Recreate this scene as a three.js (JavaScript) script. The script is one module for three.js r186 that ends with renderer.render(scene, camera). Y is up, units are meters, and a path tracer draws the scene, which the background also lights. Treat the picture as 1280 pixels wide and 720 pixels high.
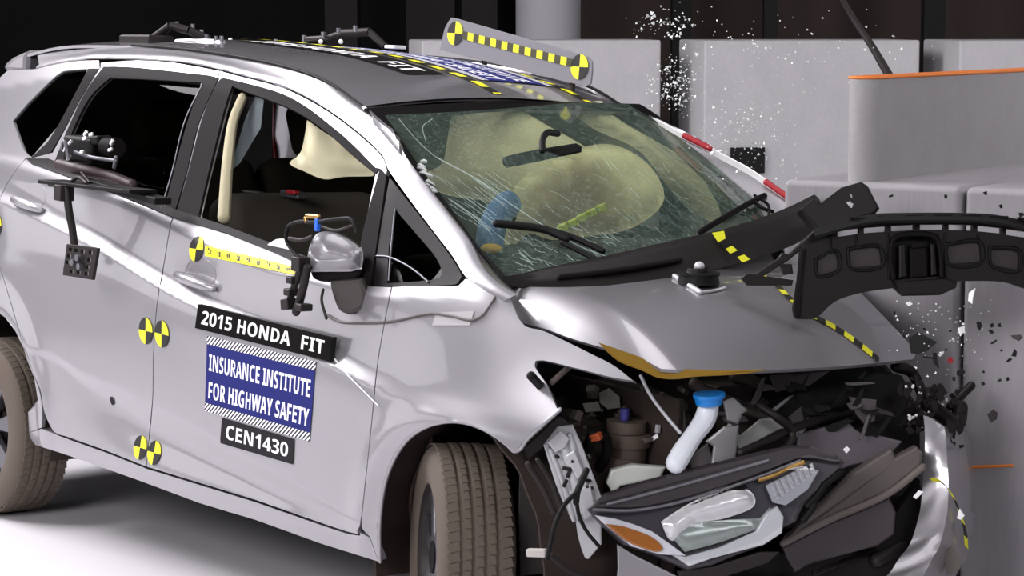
import * as THREE from 'three';
import { RoundedBoxGeometry } from 'three/addons/geometries/RoundedBoxGeometry.js';
import { RectAreaLightUniformsLib } from 'three/addons/lights/RectAreaLightUniformsLib.js';
import { mergeGeometries, mergeVertices, toCreasedNormals } from 'three/addons/utils/BufferGeometryUtils.js';
import { ImprovedNoise } from 'three/addons/math/ImprovedNoise.js';

// ---------------------------------------------------------------- camera, light, exposure
const V = (x, y, z) => new THREE.Vector3(x, y, z);
const scene = new THREE.Scene();
const FOCAL = 3000.15;                                    // pixels, for a 1280 x 720 picture
const camera = new THREE.PerspectiveCamera(2 * Math.atan(360 / FOCAL) * 180 / Math.PI, 1280 / 720, 0.1, 100);
const camPos = V(4.8537, 1.7024, 4.5055), camFwd = V(-0.77322849, -0.11320321, -0.6239413).normalize();
camera.position.copy(camPos);
camera.lookAt(camPos.clone().add(camFwd));
const renderer = new THREE.WebGLRenderer({ antialias: true });
renderer.toneMapping = THREE.LinearToneMapping;
renderer.toneMappingExposure = 0.94;
renderer.shadowMap.enabled = true;
scene.background = new THREE.Color(0x020202);
RectAreaLightUniformsLib.init();

// banks of studio lamps, some of them added as unseen fills: [name place, aim, width, height, power]
const BANKS = [
  { at: V(-5.0, 4.9, 2.7), aim: V(-0.8, 0.9, 0.8), w: 4.8, h: 2.3, power: 15 },
  { at: V(1.6, 3.6, 6.9), aim: V(-0.8, 0.6, 0.5), w: 3.4, h: 2.0, power: 12 },
  { at: V(6.6, 3.9, 2.9), aim: V(0.2, 0.9, 0.1), w: 2.4, h: 1.4, power: 6.5 },  // added unseen fill, brightens the airbags and the torn front
  { at: V(0.6, 6.4, -0.4), aim: V(0.3, 0.0, -0.2), w: 4.0, h: 3.0, power: 2.2 },  // added soft overhead fill, lifts the tone of bonnet and roof
  { at: V(4.6, 5.4, -1.6), aim: V(0.6, 0.9, -1.0), w: 2.4, h: 1.4, power: 2 },  // added weak fill for the rear face of the barrier plate
  { at: V(-7.0, 1.25, 4.7), aim: V(-1.2, 0.9, 0.8), w: 4.4, h: 1.7, power: 0.9 },
  { at: V(1.9, 3.4, -5.57), aim: V(-4.76, 0.9, -4.28), w: 3.0, h: 1.6, power: 8 },  // added out of view to brighten the white blocks
];

// ---------------------------------------------------------------- frames: the world, and the car that leans on its springs
const CAR = new THREE.Matrix4().set(0.99963, 0.0271, 0.00106, 0, -0.02712, 0.99887, 0.03897, -0.0266, 0, -0.03899, 0.99924, 0, 0, 0, 0, 1);
const WORLD = new THREE.Matrix4();
const CARINV = CAR.clone().invert();
const eyeUp = V(0, 1, 0).addScaledVector(camFwd, -camFwd.y).normalize(), eyeRight = V().crossVectors(camFwd, eyeUp).normalize();
function sight(px, py) { return camFwd.clone().addScaledVector(eyeRight, (px - 640) / FOCAL).addScaledVector(eyeUp, -(py - 360) / FOCAL); }
const carEye = camPos.clone().applyMatrix4(CARINV);
function carSight(px, py) { return sight(px, py).transformDirection(CARINV); }
function onPlane(px, py, p0, n) {                        // a point of the car on a plane given by a point and a normal
  const d = carSight(px, py), t = n.dot(p0.clone().sub(carEye)) / n.dot(d);
  return carEye.clone().addScaledVector(d, t);
}
const onX = (px, py, x) => onPlane(px, py, V(x, 0, 0), V(1, 0, 0));
const onY = (px, py, y) => onPlane(px, py, V(0, y, 0), V(0, 1, 0));
const onZ = (px, py, z) => onPlane(px, py, V(0, 0, z), V(0, 0, 1));
function inWorld(px, py, depth) { const d = sight(px, py); return camPos.clone().addScaledVector(d, depth); }
function worldY(px, py, y) { const d = sight(px, py); return camPos.clone().addScaledVector(d, (y - camPos.y) / d.y); }
function onSurface(px, py, outside) {                    // first point along the line of sight where outside(p) turns negative
  const d = carSight(px, py), p = V(0, 0, 0);
  let a = 3.5, b = a, ok = false;
  for (; b < 11; b += 0.03) { p.copy(carEye).addScaledVector(d, b); if (outside(p) < 0) { ok = true; break; } a = b; }
  if (!ok) b = a = 7;
  for (let k = 0; k < 30 && ok; k++) { const m = (a + b) / 2; p.copy(carEye).addScaledVector(d, m); if (outside(p) < 0) b = m; else a = m; }
  return carEye.clone().addScaledVector(d, (a + b) / 2);
}

// ---------------------------------------------------------------- numbers
let seed = 12345;
const rnd = () => { seed = (seed * 1664525 + 1013904223) % 4294967296; return seed / 4294967296; };
const noise = new ImprovedNoise();
const lerp = THREE.MathUtils.lerp, clamp = THREE.MathUtils.clamp;
const smooth = (a, b, x) => { const t = clamp((x - a) / (b - a), 0, 1); return t * t * (3 - 2 * t); };
function table(pts) {                                    // monotone cubic through [x, y] pairs
  const n = pts.length, m = new Array(n).fill(0), d = [];
  for (let i = 0; i < n - 1; i++) d.push((pts[i + 1][1] - pts[i][1]) / (pts[i + 1][0] - pts[i][0]));
  for (let i = 0; i < n; i++) m[i] = i === 0 ? d[0] : i === n - 1 ? d[n - 2] : d[i - 1] * d[i] <= 0 ? 0 : 2 * d[i - 1] * d[i] / (d[i - 1] + d[i]);
  return (x) => {
    if (x <= pts[0][0]) return pts[0][1] + m[0] * (x - pts[0][0]);
    if (x >= pts[n - 1][0]) return pts[n - 1][1] + m[n - 1] * (x - pts[n - 1][0]);
    let i = 0; while (x > pts[i + 1][0]) i++;
    const h = pts[i + 1][0] - pts[i][0], t = (x - pts[i][0]) / h, t2 = t * t, t3 = t2 * t;
    return (2 * t3 - 3 * t2 + 1) * pts[i][1] + (t3 - 2 * t2 + t) * h * m[i] + (-2 * t3 + 3 * t2) * pts[i + 1][1] + (t3 - t2) * h * m[i + 1];
  };
}

// ---------------------------------------------------------------- the surfaces of the car body (car frame: x forward, y up, z to the car's right)
const beltY = table([[-3.2, 1.19], [-2.285, 1.141], [-1.861, 1.113], [-1.488, 1.056], [-0.893, 0.979], [-0.387, 0.968], [-0.045, 1.0], [0.3, 0.93], [0.7, 0.86]]);
const beltZ = table([[-3.2, 0.775], [-0.6, 0.785], [-0.3, 0.78], [0, 0.76], [0.2, 0.72], [0.5, 0.69], [0.8, 0.66]]);
const ledgeY = table([[-3.2, 1.05], [-2.5, 0.998], [-1.948, 0.932], [-1.262, 0.806], [-0.588, 0.737], [-0.284, 0.695], [0.1, 0.66], [0.7, 0.64]]);
const creaseY = table([[-3.2, 0.56], [-2.10, 0.512], [-1.90, 0.46], [-1.69, 0.425], [-1.485, 0.391], [-1.04, 0.352], [-0.72, 0.326], [-0.39, 0.322], [0.7, 0.32]]);
const scallop = table([[-2.4, 0.02], [-2.10, 0.035], [-1.85, 0.065], [-1.6, 0.092], [-1.4, 0.10], [-1.1, 0.085], [-0.72, 0.06], [-0.39, 0.015], [0.7, 0.015]]);
const doorTopY = table([[-3.0, 1.40], [-2.361, 1.479], [-1.894, 1.494], [-1.52, 1.485], [-0.983, 1.387], [-0.695, 1.269], [-0.45, 1.15]]);
function sideZ(x, y) {
  const h = scallop(x), yb = beltY(x), zb = beltZ(x), yl = ledgeY(x), yc = creaseY(x), a = 1 - smooth(-0.7, 0.0, x), c = smooth(-2.25, -1.9, x) * (1 - smooth(-0.5, -0.38, x));
  const plan = x > -0.2 ? -0.085 * ((x + 0.2) / 0.9) ** 2 : x < -2 ? -0.10 * ((-2 - x) / 1.2) ** 2 : 0;
  const k = [
    [0.10, 0.775], [0.19, 0.815], [0.27, 0.831], [yc - 0.004, 0.838 - 0.21 * h * c], [yc + 0.004, 0.8384 - 0.21 * h * c], [yc + h, 0.845],
    [Math.max((yc + yl) / 2 + 0.07, yc + h + 0.05), 0.848], [yl - 0.05, 0.850], [yl, 0.849], [yl + 0.006, 0.8475 - 0.002 * a], [yl + 0.036, 0.842 - 0.018 * a], [yl + 0.044, 0.840 - 0.019 * a], [Math.max(yl + 0.07, yb - 0.035), zb + 0.022], [Math.max(yl + 0.1, yb), zb],
    [yb + 0.45, zb - 0.435 * 0.45 - 0.5 * smooth(-0.15, 0.15, x)], [yb + 0.7, zb - 0.36 - 0.7 * smooth(-0.15, 0.15, x)],
  ];
  k.sort((p, q) => p[0] - q[0]);
  for (let i = 1; i < k.length; i++) if (k[i][0] - k[i - 1][0] < 0.005) k[i][0] = k[i - 1][0] + 0.005;
  const r = Math.hypot(x, y - 0.29), r2 = Math.hypot(x + 2.53, y - 0.29), flare = 0.012 * (Math.exp(-(((r - 0.365) / 0.05) ** 2)) + Math.exp(-(((r2 - 0.365) / 0.05) ** 2))) * smooth(0.1, 0.35, y);
  const tuck = Math.max(0, y - doorTopY(x) + 0.045);
  return table(k)(y) + plan + flare - (x < -0.3 ? Math.min(0.05, 0.5 * tuck * tuck / (tuck + 0.012)) * (1 - smooth(-0.75, -0.45, x)) : 0);
}
const roofEdge = table([[-3.2, 1.43], [-3.05, 1.47], [-2.6, 1.535], [-2.186, 1.546], [-1.548, 1.528], [-1.105, 1.476], [-0.876, 1.418], [-0.7, 1.35]]);
const roofY = (x, z) => roofEdge(x) + 0.035 * (1 - (z / 0.52) ** 2);
const shieldY = (x, z) => 1.405 - 0.527 * (x + 0.81) + 0.10 * (x + 0.9) / 0.98 * (1 - (z / 0.62) ** 2);
const hoodY = (x, z) => 1.02 - 0.09 * (x + 0.1) - 1.2 * Math.max(0, x - 0.25) ** 2 + 0.03 * (1 - (z / 0.6) ** 2) - 6 * Math.min(0.085, Math.max(0, Math.abs(z) - 0.55)) ** 2 - Math.max(0, Math.abs(z) - 0.635)
  + 0.012 * Math.sin(x * 7 + z * 3) * smooth(0, 0.3, x);
const SIDE = { f: (p) => p.z - sideZ(p.x, p.y), P: (u, v, o = 0) => V(u, v, sideZ(u, v) + o), uv: (p) => [p.x, p.y] };
const topOf = (fn) => ({ f: (p) => p.y - fn(p.x, p.z), P: (u, v, o = 0) => V(u, fn(u, -v) + o, -v), uv: (p) => [p.x, -p.z] });
const ROOF = topOf(roofY), SHIELD = topOf(shieldY), HOOD = topOf(hoodY);
function planeSurface(p0, n) {                            // a flat surface as the same kind of chart
  n = n.clone().normalize();
  const e1 = V(0, 1, 0).cross(n).normalize(), e2 = n.clone().cross(e1);
  return {
    n, p0, flat: true, P: (u, v, o = 0) => p0.clone().addScaledVector(e1, u).addScaledVector(e2, v).addScaledVector(n, o),
    uv: (p) => { const q = p.clone().sub(p0); return [q.dot(e1), q.dot(e2)]; }, pick: (px, py) => onPlane(px, py, p0, n),
  };
}
const pick = (s, px, py) => (s.pick ? s.pick(px, py) : onSurface(px, py, s.f));
const chart = (s, px, py) => s.uv(pick(s, px, py));

// ---------------------------------------------------------------- outlines
// a point is [x, y] for a corner or [x, y, 1] for a point of a smooth curve
function outline(pts, closed = true, step = 10) {
  const n = pts.length, out = [], cr = (a, b, c, d, t) => 0.5 * (2 * b + (c - a) * t + (2 * a - 5 * b + 4 * c - d) * t * t + (3 * b - a - 3 * c + d) * t * t * t);
  for (let i = 0; i < (closed ? n : n - 1); i++) {
    const b = pts[i], c = pts[(i + 1) % n];
    let a = pts[(i - 1 + n) % n], d = pts[(i + 2) % n];
    if (!b[2] || (!closed && i === 0)) a = b;
    if (!c[2] || (!closed && i === n - 2)) d = c;
    const soft = b[2] || c[2], k = Math.max(1, Math.ceil(Math.hypot(c[0] - b[0], c[1] - b[1]) / step));
    for (let j = 0; j < k; j++) { const t = j / k; out.push(soft ? [cr(a[0], b[0], c[0], d[0], t), cr(a[1], b[1], c[1], d[1], t)] : [lerp(b[0], c[0], t), lerp(b[1], c[1], t)]); }
  }
  if (!closed) out.push(pts[n - 1].slice(0, 2));
  return out;
}
const trace = (s, pts, step = 10) => outline(pts, true, step).map(([x, y]) => chart(s, x, y));
const area = (p) => p.reduce((s, a, i) => { const b = p[(i + 1) % p.length]; return s + a[0] * b[1] - b[0] * a[1]; }, 0) / 2;
const ccw = (p) => (area(p) < 0 ? p.slice().reverse() : p);
function shrink(p, d) {
  const n = p.length;
  return p.map((b, i) => {
    const a = p[(i - 1 + n) % n], c = p[(i + 1) % n];
    let n1 = [-(b[1] - a[1]), b[0] - a[0]], n2 = [-(c[1] - b[1]), c[0] - b[0]];
    const l1 = Math.hypot(...n1) || 1e-9, l2 = Math.hypot(...n2) || 1e-9;
    n1 = [n1[0] / l1, n1[1] / l1]; n2 = [n2[0] / l2, n2[1] / l2];
    const m = [n1[0] + n2[0], n1[1] + n2[1]], q = Math.max(0.5, (m[0] * m[0] + m[1] * m[1]) / 2);
    return [b[0] + m[0] * d / q, b[1] + m[1] * d / q];
  });
}
function bridge(outer, holes) {
  let p = outer.slice();
  for (const h0 of holes) {
    const h = ccw(h0).slice().reverse();
    let best = 1e9, bi = 0, bj = 0;
    p.forEach((a, i) => h.forEach((b, j) => { const d = (a[0] - b[0]) ** 2 + (a[1] - b[1]) ** 2; if (d < best) { best = d; bi = i; bj = j; } }));
    p = [...p.slice(0, bi + 1), ...h.slice(bj), ...h.slice(0, bj + 1), ...p.slice(bi)];
  }
  return p;
}
function clipCell(poly, x0, y0, x1, y1) {
  let p = poly;
  for (const [ax, at, s] of [[0, x0, 1], [0, x1, -1], [1, y0, 1], [1, y1, -1]]) {
    const q = [];
    for (let i = 0; i < p.length; i++) {
      const a = p[i], b = p[(i + 1) % p.length], da = s * (a[ax] - at), db = s * (b[ax] - at);
      if (da >= 0) q.push(a);
      if ((da > 0 && db < 0) || (da < 0 && db > 0)) { const t = da / (da - db); q.push([a[0] + (b[0] - a[0]) * t, a[1] + (b[1] - a[1]) * t]); }
    }
    p = q;
    if (p.length < 3) return [];
  }
  return p;
}
const normalOf = (s, u, v) => {
  if (s.flat) return s.n.clone();
  const e = 0.004, a = s.P(u + e, v).sub(s.P(u - e, v)), b = s.P(u, v + e).sub(s.P(u, v - e));
  return a.cross(b).normalize();
};
// a sheet of the body: an outline on a chart, gridded so that it follows the surface, with thickness and returned edges
function sheet(s, outer, { holes = [], cell = 0.025, thick = 0.008, gap = 0, lift = 0, puff = 0, back = true, bump = null } = {}) {
  outer = ccw(outer); if (gap) outer = shrink(outer, gap);
  const loops = [outer, ...holes.map((h) => ccw(h).slice().reverse())], poly = bridge(outer, holes);
  const xs = outer.map((p) => p[0]), ys = outer.map((p) => p[1]), x0 = Math.min(...xs), x1 = Math.max(...xs), y0 = Math.min(...ys), y1 = Math.max(...ys);
  const nx = Math.max(1, Math.ceil((x1 - x0) / cell)), ny = Math.max(1, Math.ceil((y1 - y0) / cell)), cw = (x1 - x0) / nx, ch = (y1 - y0) / ny;
  const pos = [], nor = [], uv = [];
  const edge = (u, v) => { let d = 1e9; for (const l of loops) for (let i = 0; i < l.length; i++) { const a = l[i], b = l[(i + 1) % l.length], ex = b[0] - a[0], ey = b[1] - a[1], t = clamp(((u - a[0]) * ex + (v - a[1]) * ey) / (ex * ex + ey * ey + 1e-12), 0, 1); d = Math.min(d, Math.hypot(u - a[0] - ex * t, v - a[1] - ey * t)); } return d; };
  const lifted = (u, v) => lift + (puff ? puff * (1 - Math.exp(-edge(u, v) / (puff * 0.8))) : 0) + (bump ? bump(u, v) : 0);
  const place = (u, v, o) => (o === 0 ? s.P(u, v) : s.flat ? s.P(u, v, o) : s.P(u, v).addScaledVector(normalOf(s, u, v), o));
  const memo = new Map(), at = (u, v, side) => {
    const key = Math.round(u * 2e4) + ',' + Math.round(v * 2e4) + ',' + side;
    if (!memo.has(key)) {
      const P = (a, b) => place(a, b, side ? lifted(a, b) : -thick - (puff ? lifted(a, b) : 0)), e = 0.006;
      let n = normalOf(s, u, v);
      if (side && (puff || bump)) n = P(u + e, v).sub(P(u - e, v)).cross(P(u, v + e).sub(P(u, v - e))).normalize();
      memo.set(key, [P(u, v), n]);
    }
    return memo.get(key);
  };
  const tri = (a, b, c, side) => { for (const q of side ? [a, b, c] : [a, c, b]) { const [p, n] = at(q[0], q[1], side); pos.push(p.x, p.y, p.z); nor.push(n.x * (side ? 1 : -1), n.y * (side ? 1 : -1), n.z * (side ? 1 : -1)); uv.push(q[0], q[1]); } };
  for (let i = 0; i < nx; i++) for (let j = 0; j < ny; j++) {
    const c = clipCell(poly, x0 + i * cw, y0 + j * ch, x0 + (i + 1) * cw, y0 + (j + 1) * ch);
    if (c.length < 3 || Math.abs(area(c)) < 1e-8) continue;
    const vs = c.map((p) => new THREE.Vector2(p[0], p[1]));
    for (const f of THREE.ShapeUtils.triangulateShape(vs, [])) {
      let [a, b, d] = f.map((k) => c[k]);
      const ar = (b[0] - a[0]) * (d[1] - a[1]) - (b[1] - a[1]) * (d[0] - a[0]);
      if (Math.abs(ar) < 1e-10) continue;
      if (ar < 0) [b, d] = [d, b];
      tri(a, b, d, 1); if (back) tri(a, b, d, 0);
    }
  }
  if (thick > 0) for (const l of loops) for (let i = 0; i < l.length; i++) {
    const a = l[i], b = l[(i + 1) % l.length], A = at(a[0], a[1], 1)[0], B = at(b[0], b[1], 1)[0], A2 = at(a[0], a[1], 0)[0], B2 = at(b[0], b[1], 0)[0];
    const n = B.clone().sub(A).cross(normalOf(s, a[0], a[1])).normalize();
    for (const q of [A, A2, B, B, A2, B2]) { pos.push(q.x, q.y, q.z); nor.push(n.x, n.y, n.z); uv.push(a[0], a[1]); }
  }
  const g = new THREE.BufferGeometry();
  g.setAttribute('position', new THREE.Float32BufferAttribute(pos, 3)); g.setAttribute('normal', new THREE.Float32BufferAttribute(nor, 3)); g.setAttribute('uv', new THREE.Float32BufferAttribute(uv, 2));
  return g;
}
const panel = (s, pts, o = {}) => sheet(s, trace(s, pts, o.step ?? 10), { ...o, holes: (o.holes ?? []).map((h) => trace(s, h, o.step ?? 10)) });
// a flat print on a surface: four corners in picture order, its uv from 0 to 1
function print4(s, corners, nu, nv, lift = 0.0015) {
  const c = corners.map(([x, y]) => chart(s, x, y));
  return printUV(s, c, nu, nv, lift);
}
function printUV(s, c, nu, nv, lift = 0.0015) {
  const pos = [], nor = [], uv = [], idx = [];
  for (let j = 0; j <= nv; j++) for (let i = 0; i <= nu; i++) {
    const a = i / nu, b = j / nv, u = lerp(lerp(c[0][0], c[1][0], a), lerp(c[3][0], c[2][0], a), b), v = lerp(lerp(c[0][1], c[1][1], a), lerp(c[3][1], c[2][1], a), b), n = normalOf(s, u, v), p = s.P(u, v).addScaledVector(n, lift);
    pos.push(p.x, p.y, p.z); nor.push(n.x, n.y, n.z); uv.push(a, 1 - b);
    if (i < nu && j < nv) { const k = j * (nu + 1) + i; idx.push(k, k + nu + 1, k + 1, k + 1, k + nu + 1, k + nu + 2); }
  }
  const g = new THREE.BufferGeometry();
  g.setAttribute('position', new THREE.Float32BufferAttribute(pos, 3)); g.setAttribute('normal', new THREE.Float32BufferAttribute(nor, 3)); g.setAttribute('uv', new THREE.Float32BufferAttribute(uv, 2)); g.setIndex(idx);
  return g;
}
function disc(s, u0, v0, r, lift = 0.002, seg = 28) {
  const pos = [], nor = [], uv = [], idx = [];
  const put = (u, v, a, b) => { const n = normalOf(s, u, v), p = s.P(u, v).addScaledVector(n, lift); pos.push(p.x, p.y, p.z); nor.push(n.x, n.y, n.z); uv.push(a, b); };
  put(u0, v0, 0.5, 0.5);
  for (let i = 0; i < seg; i++) { const a = i / seg * 2 * Math.PI, c = Math.cos(a), q = Math.sin(a); put(u0 + r * c, v0 + r * q, 0.5 + c / 2, 0.5 + q / 2); idx.push(0, 1 + i, 1 + (i + 1) % seg); }
  const g = new THREE.BufferGeometry();
  g.setAttribute('position', new THREE.Float32BufferAttribute(pos, 3)); g.setAttribute('normal', new THREE.Float32BufferAttribute(nor, 3)); g.setAttribute('uv', new THREE.Float32BufferAttribute(uv, 2)); g.setIndex(idx);
  return g;
}
// a strip along a path of surface points, as wide as given, uv running in metres along it
function stripOn(s, pts, width, lift = 0.002, jitter = 0) {
  const p = pts.map((q) => V(q[0], q[1], 0)), curve = new THREE.CatmullRomCurve3(p), n = Math.max(4, Math.ceil(curve.getLength() / 0.02)), pos = [], nor = [], uv = [], idx = [];
  const L = curve.getLength();
  for (let i = 0; i <= n; i++) {
    const c = curve.getPointAt(i / n), t = curve.getTangentAt(i / n);
    for (const sgn of [1, -1]) {
      const u = c.x - t.y * sgn * width / 2, v = c.y + t.x * sgn * width / 2, m = normalOf(s, u, v), q = s.P(u, v).addScaledVector(m, lift);
      pos.push(q.x, q.y, q.z); nor.push(m.x, m.y, m.z); uv.push(i / n * L, (sgn + 1) / 2);
    }
    if (i < n) idx.push(i * 2, i * 2 + 1, i * 2 + 2, i * 2 + 1, i * 2 + 3, i * 2 + 2);
  }
  const g = new THREE.BufferGeometry();
  g.setAttribute('position', new THREE.Float32BufferAttribute(pos, 3)); g.setAttribute('normal', new THREE.Float32BufferAttribute(nor, 3)); g.setAttribute('uv', new THREE.Float32BufferAttribute(uv, 2)); g.setIndex(idx);
  return g;
}
// a skin through rows of points
function loft(rows, thick = 0) {
  const n = rows.length, m = rows[0].length, pos = [], uv = [], idx = [];
  rows.forEach((r, i) => r.forEach((p, j) => { pos.push(p.x, p.y, p.z); uv.push(j / (m - 1), i / (n - 1)); }));
  for (let i = 0; i < n - 1; i++) for (let j = 0; j < m - 1; j++) { const k = i * m + j; idx.push(k, k + m, k + 1, k + 1, k + m, k + m + 1); }
  let g = new THREE.BufferGeometry();
  g.setAttribute('position', new THREE.Float32BufferAttribute(pos, 3)); g.setAttribute('uv', new THREE.Float32BufferAttribute(uv, 2)); g.setIndex(idx); g.computeVertexNormals();
  if (thick) {
    const nn = g.attributes.normal, c = rows.length * m, p2 = pos.slice(), uv2 = uv.slice(), id2 = idx.slice();
    for (let i = 0; i < c; i++) { p2.push(pos[i * 3] - nn.getX(i) * thick, pos[i * 3 + 1] - nn.getY(i) * thick, pos[i * 3 + 2] - nn.getZ(i) * thick); uv2.push(uv[i * 2], uv[i * 2 + 1]); }
    for (let i = 0; i < idx.length; i += 3) id2.push(idx[i] + c, idx[i + 2] + c, idx[i + 1] + c);
    const rim = (a, b) => id2.push(a, b, a + c, b, b + c, a + c);
    for (let j = 0; j < m - 1; j++) { rim(j + 1, j); rim((n - 1) * m + j, (n - 1) * m + j + 1); }
    for (let i = 0; i < n - 1; i++) { rim(i * m, (i + 1) * m); rim((i + 1) * m + m - 1, i * m + m - 1); }
    g = new THREE.BufferGeometry();
    g.setAttribute('position', new THREE.Float32BufferAttribute(p2, 3)); g.setAttribute('uv', new THREE.Float32BufferAttribute(uv2, 2)); g.setIndex(id2);
    g = toCreasedNormals(g, 0.7);
  }
  return g;
}
function along(points, n) { const c = new THREE.CatmullRomCurve3(points, false, 'centripetal'); return Array.from({ length: n + 1 }, (_, i) => c.getPointAt(i / n)); }
// a solid cut from a plate: outline on a flat chart, thickness going back from it, small bevel
function slab(s, pts, thick, { bevel = 0.003, holes = [], step = 8, raw = false } = {}) {
  const toShape = (a) => a.map(([u, v]) => new THREE.Vector2(u, v));
  const o = ccw(raw ? pts : trace(s, pts, step)), shape = new THREE.Shape(toShape(o));
  for (const h of holes) shape.holes.push(new THREE.Path(toShape(ccw(raw ? h : trace(s, h, step)).slice().reverse())));
  const g = new THREE.ExtrudeGeometry(shape, { depth: Math.max(0.0005, thick - 2 * bevel), bevelEnabled: bevel > 0, bevelThickness: bevel, bevelSize: bevel, bevelOffset: -bevel, bevelSegments: 2 });
  g.translate(0, 0, -thick + bevel);
  const x = s.P(1, 0).sub(s.P(0, 0)), y = s.P(0, 1).sub(s.P(0, 0));
  g.applyMatrix4(new THREE.Matrix4().makeBasis(x, y, s.n).setPosition(s.p0));
  return g;
}
function tube(points, r, { seg = 0, round = 8, closed = false, taper = null } = {}) {
  const c = new THREE.CatmullRomCurve3(points, closed, 'centripetal');
  const n = seg || Math.max(6, points.length * 8), g = new THREE.TubeGeometry(c, n, r, round, closed);
  if (taper) {
    const p = g.attributes.position, q = V();
    for (let i = 0; i <= n; i++) { const o = c.getPointAt(i / n), k = taper(i / n); for (let j = 0; j <= round; j++) { q.fromBufferAttribute(p, i * (round + 1) + j).sub(o).multiplyScalar(k).add(o); p.setXYZ(i * (round + 1) + j, q.x, q.y, q.z); } }
    g.computeVertexNormals();
  }
  if (closed) return g;
  const caps = [[0, -1], [1, 1]].map(([t, sg]) => { const k = new THREE.SphereGeometry(r * (taper ? taper(t) : 1), round, 6); const o = c.getPointAt(t); k.translate(o.x, o.y, o.z); return k; });
  return join([g, ...caps]);
}
function rod(a, b, r, r2 = r, seg = 16) {
  const d = b.clone().sub(a), g = new THREE.CylinderGeometry(r2, r, d.length(), seg);
  g.applyQuaternion(new THREE.Quaternion().setFromUnitVectors(V(0, 1, 0), d.clone().normalize())); const m = a.clone().add(b).multiplyScalar(0.5);
  return g.translate(m.x, m.y, m.z);
}
function box(c, w, h, d, q = null, r = 0.004) {
  const g = new RoundedBoxGeometry(w, h, d, 2, Math.min(r, w / 2.1, h / 2.1, d / 2.1));
  if (q) g.applyQuaternion(q); return g.translate(c.x, c.y, c.z);
}
const turn = (x, y, z) => new THREE.Quaternion().setFromEuler(new THREE.Euler(x, y, z));
function plain(g) {
  g = g.index ? g.toNonIndexed() : g.clone();
  for (const n of Object.keys(g.attributes)) if (!['position', 'normal', 'uv'].includes(n)) g.deleteAttribute(n);
  if (!g.attributes.normal) g.computeVertexNormals();
  if (!g.attributes.uv) g.setAttribute('uv', new THREE.Float32BufferAttribute(new Float32Array(g.attributes.position.count * 2), 2));
  g.morphAttributes = {}; return g;
}
const join = (list) => (list.length === 1 ? plain(list[0]) : mergeGeometries(list.map(plain)));
function mirrored(g) {                                   // the same piece on the car's other side
  g = plain(g);
  const p = g.attributes.position, n = g.attributes.normal;
  for (let i = 0; i < p.count; i++) { p.setZ(i, -p.getZ(i)); n.setZ(i, -n.getZ(i)); }
  for (const a of Object.values(g.attributes)) for (let i = 0; i < a.count; i += 3) for (let k = 0; k < a.itemSize; k++) { const b = a.array, u = (i + 1) * a.itemSize + k, v = (i + 2) * a.itemSize + k, t = b[u]; b[u] = b[v]; b[v] = t; }
  return g;
}

// ---------------------------------------------------------------- things, parts, names
const used = {}, things = [];
function numbered(n) { used[n] = (used[n] ?? -1) + 1; return used[n] ? n + '_' + String(used[n]).padStart(3, '0') : n; }
function thing(name, label, category, { frame = WORLD, group } = {}) {
  const o = new THREE.Group(); o.name = numbered(name); scene.add(o);
  o.userData = { label, category }; if (group) o.userData.group = group;
  things.push([o, frame]); return o;
}
const WHOLE = new Set(['tyre', 'rim', 'brake_disc', 'wheel_housing', 'cup', 'filler_cap', 'dashboard', 'glass_shards', 'rust_clip', 'white_chips', 'left_arm', 'mouth_rim', 'bulkhead', 'latch', 'base', 'arm', 'orange_edge', 'crack_lines', 'fine_cracks']);
function part(name, geos, material, parent, label) {       // pieces that lie apart become parts of their own under one name
  if (Array.isArray(geos) && geos.length > 1 && geos.length <= 14 && !WHOLE.has(name)) return geos.map((g) => part(name, g, material, parent, label))[0];
  const m = new THREE.Mesh(join(Array.isArray(geos) ? geos : [geos]), material);
  m.name = name; m.castShadow = m.receiveShadow = true; parent.add(m); if (label) m.userData.label = label; return m;
}
function solo(name, geos, material, label, category, { frame = WORLD, group, kind } = {}) {
  const m = new THREE.Mesh(join(Array.isArray(geos) ? geos : [geos]), material);
  m.name = numbered(name); m.castShadow = m.receiveShadow = true; scene.add(m);
  m.userData = kind === 'structure' ? { kind } : { label, category }; if (group) m.userData.group = group; if (kind && kind !== 'structure') m.userData.kind = kind;
  things.push([m, frame]); return m;
}
function settle() {                                      // every thing gets its origin at its base
  for (const [o, frame] of things) {
    const b = new THREE.Box3();
    o.traverse((c) => { if (c.isMesh) { c.geometry.computeBoundingBox(); b.union(c.geometry.boundingBox); } });
    const base = V((b.min.x + b.max.x) / 2, b.min.y, (b.min.z + b.max.z) / 2);
    if (o.isMesh) { o.geometry.translate(-base.x, -base.y, -base.z); for (const c of o.children) c.position.sub(base); } else for (const c of o.children) c.position.sub(base);
    o.position.copy(base).applyMatrix4(frame); o.quaternion.setFromRotationMatrix(frame);
  }
}

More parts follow.
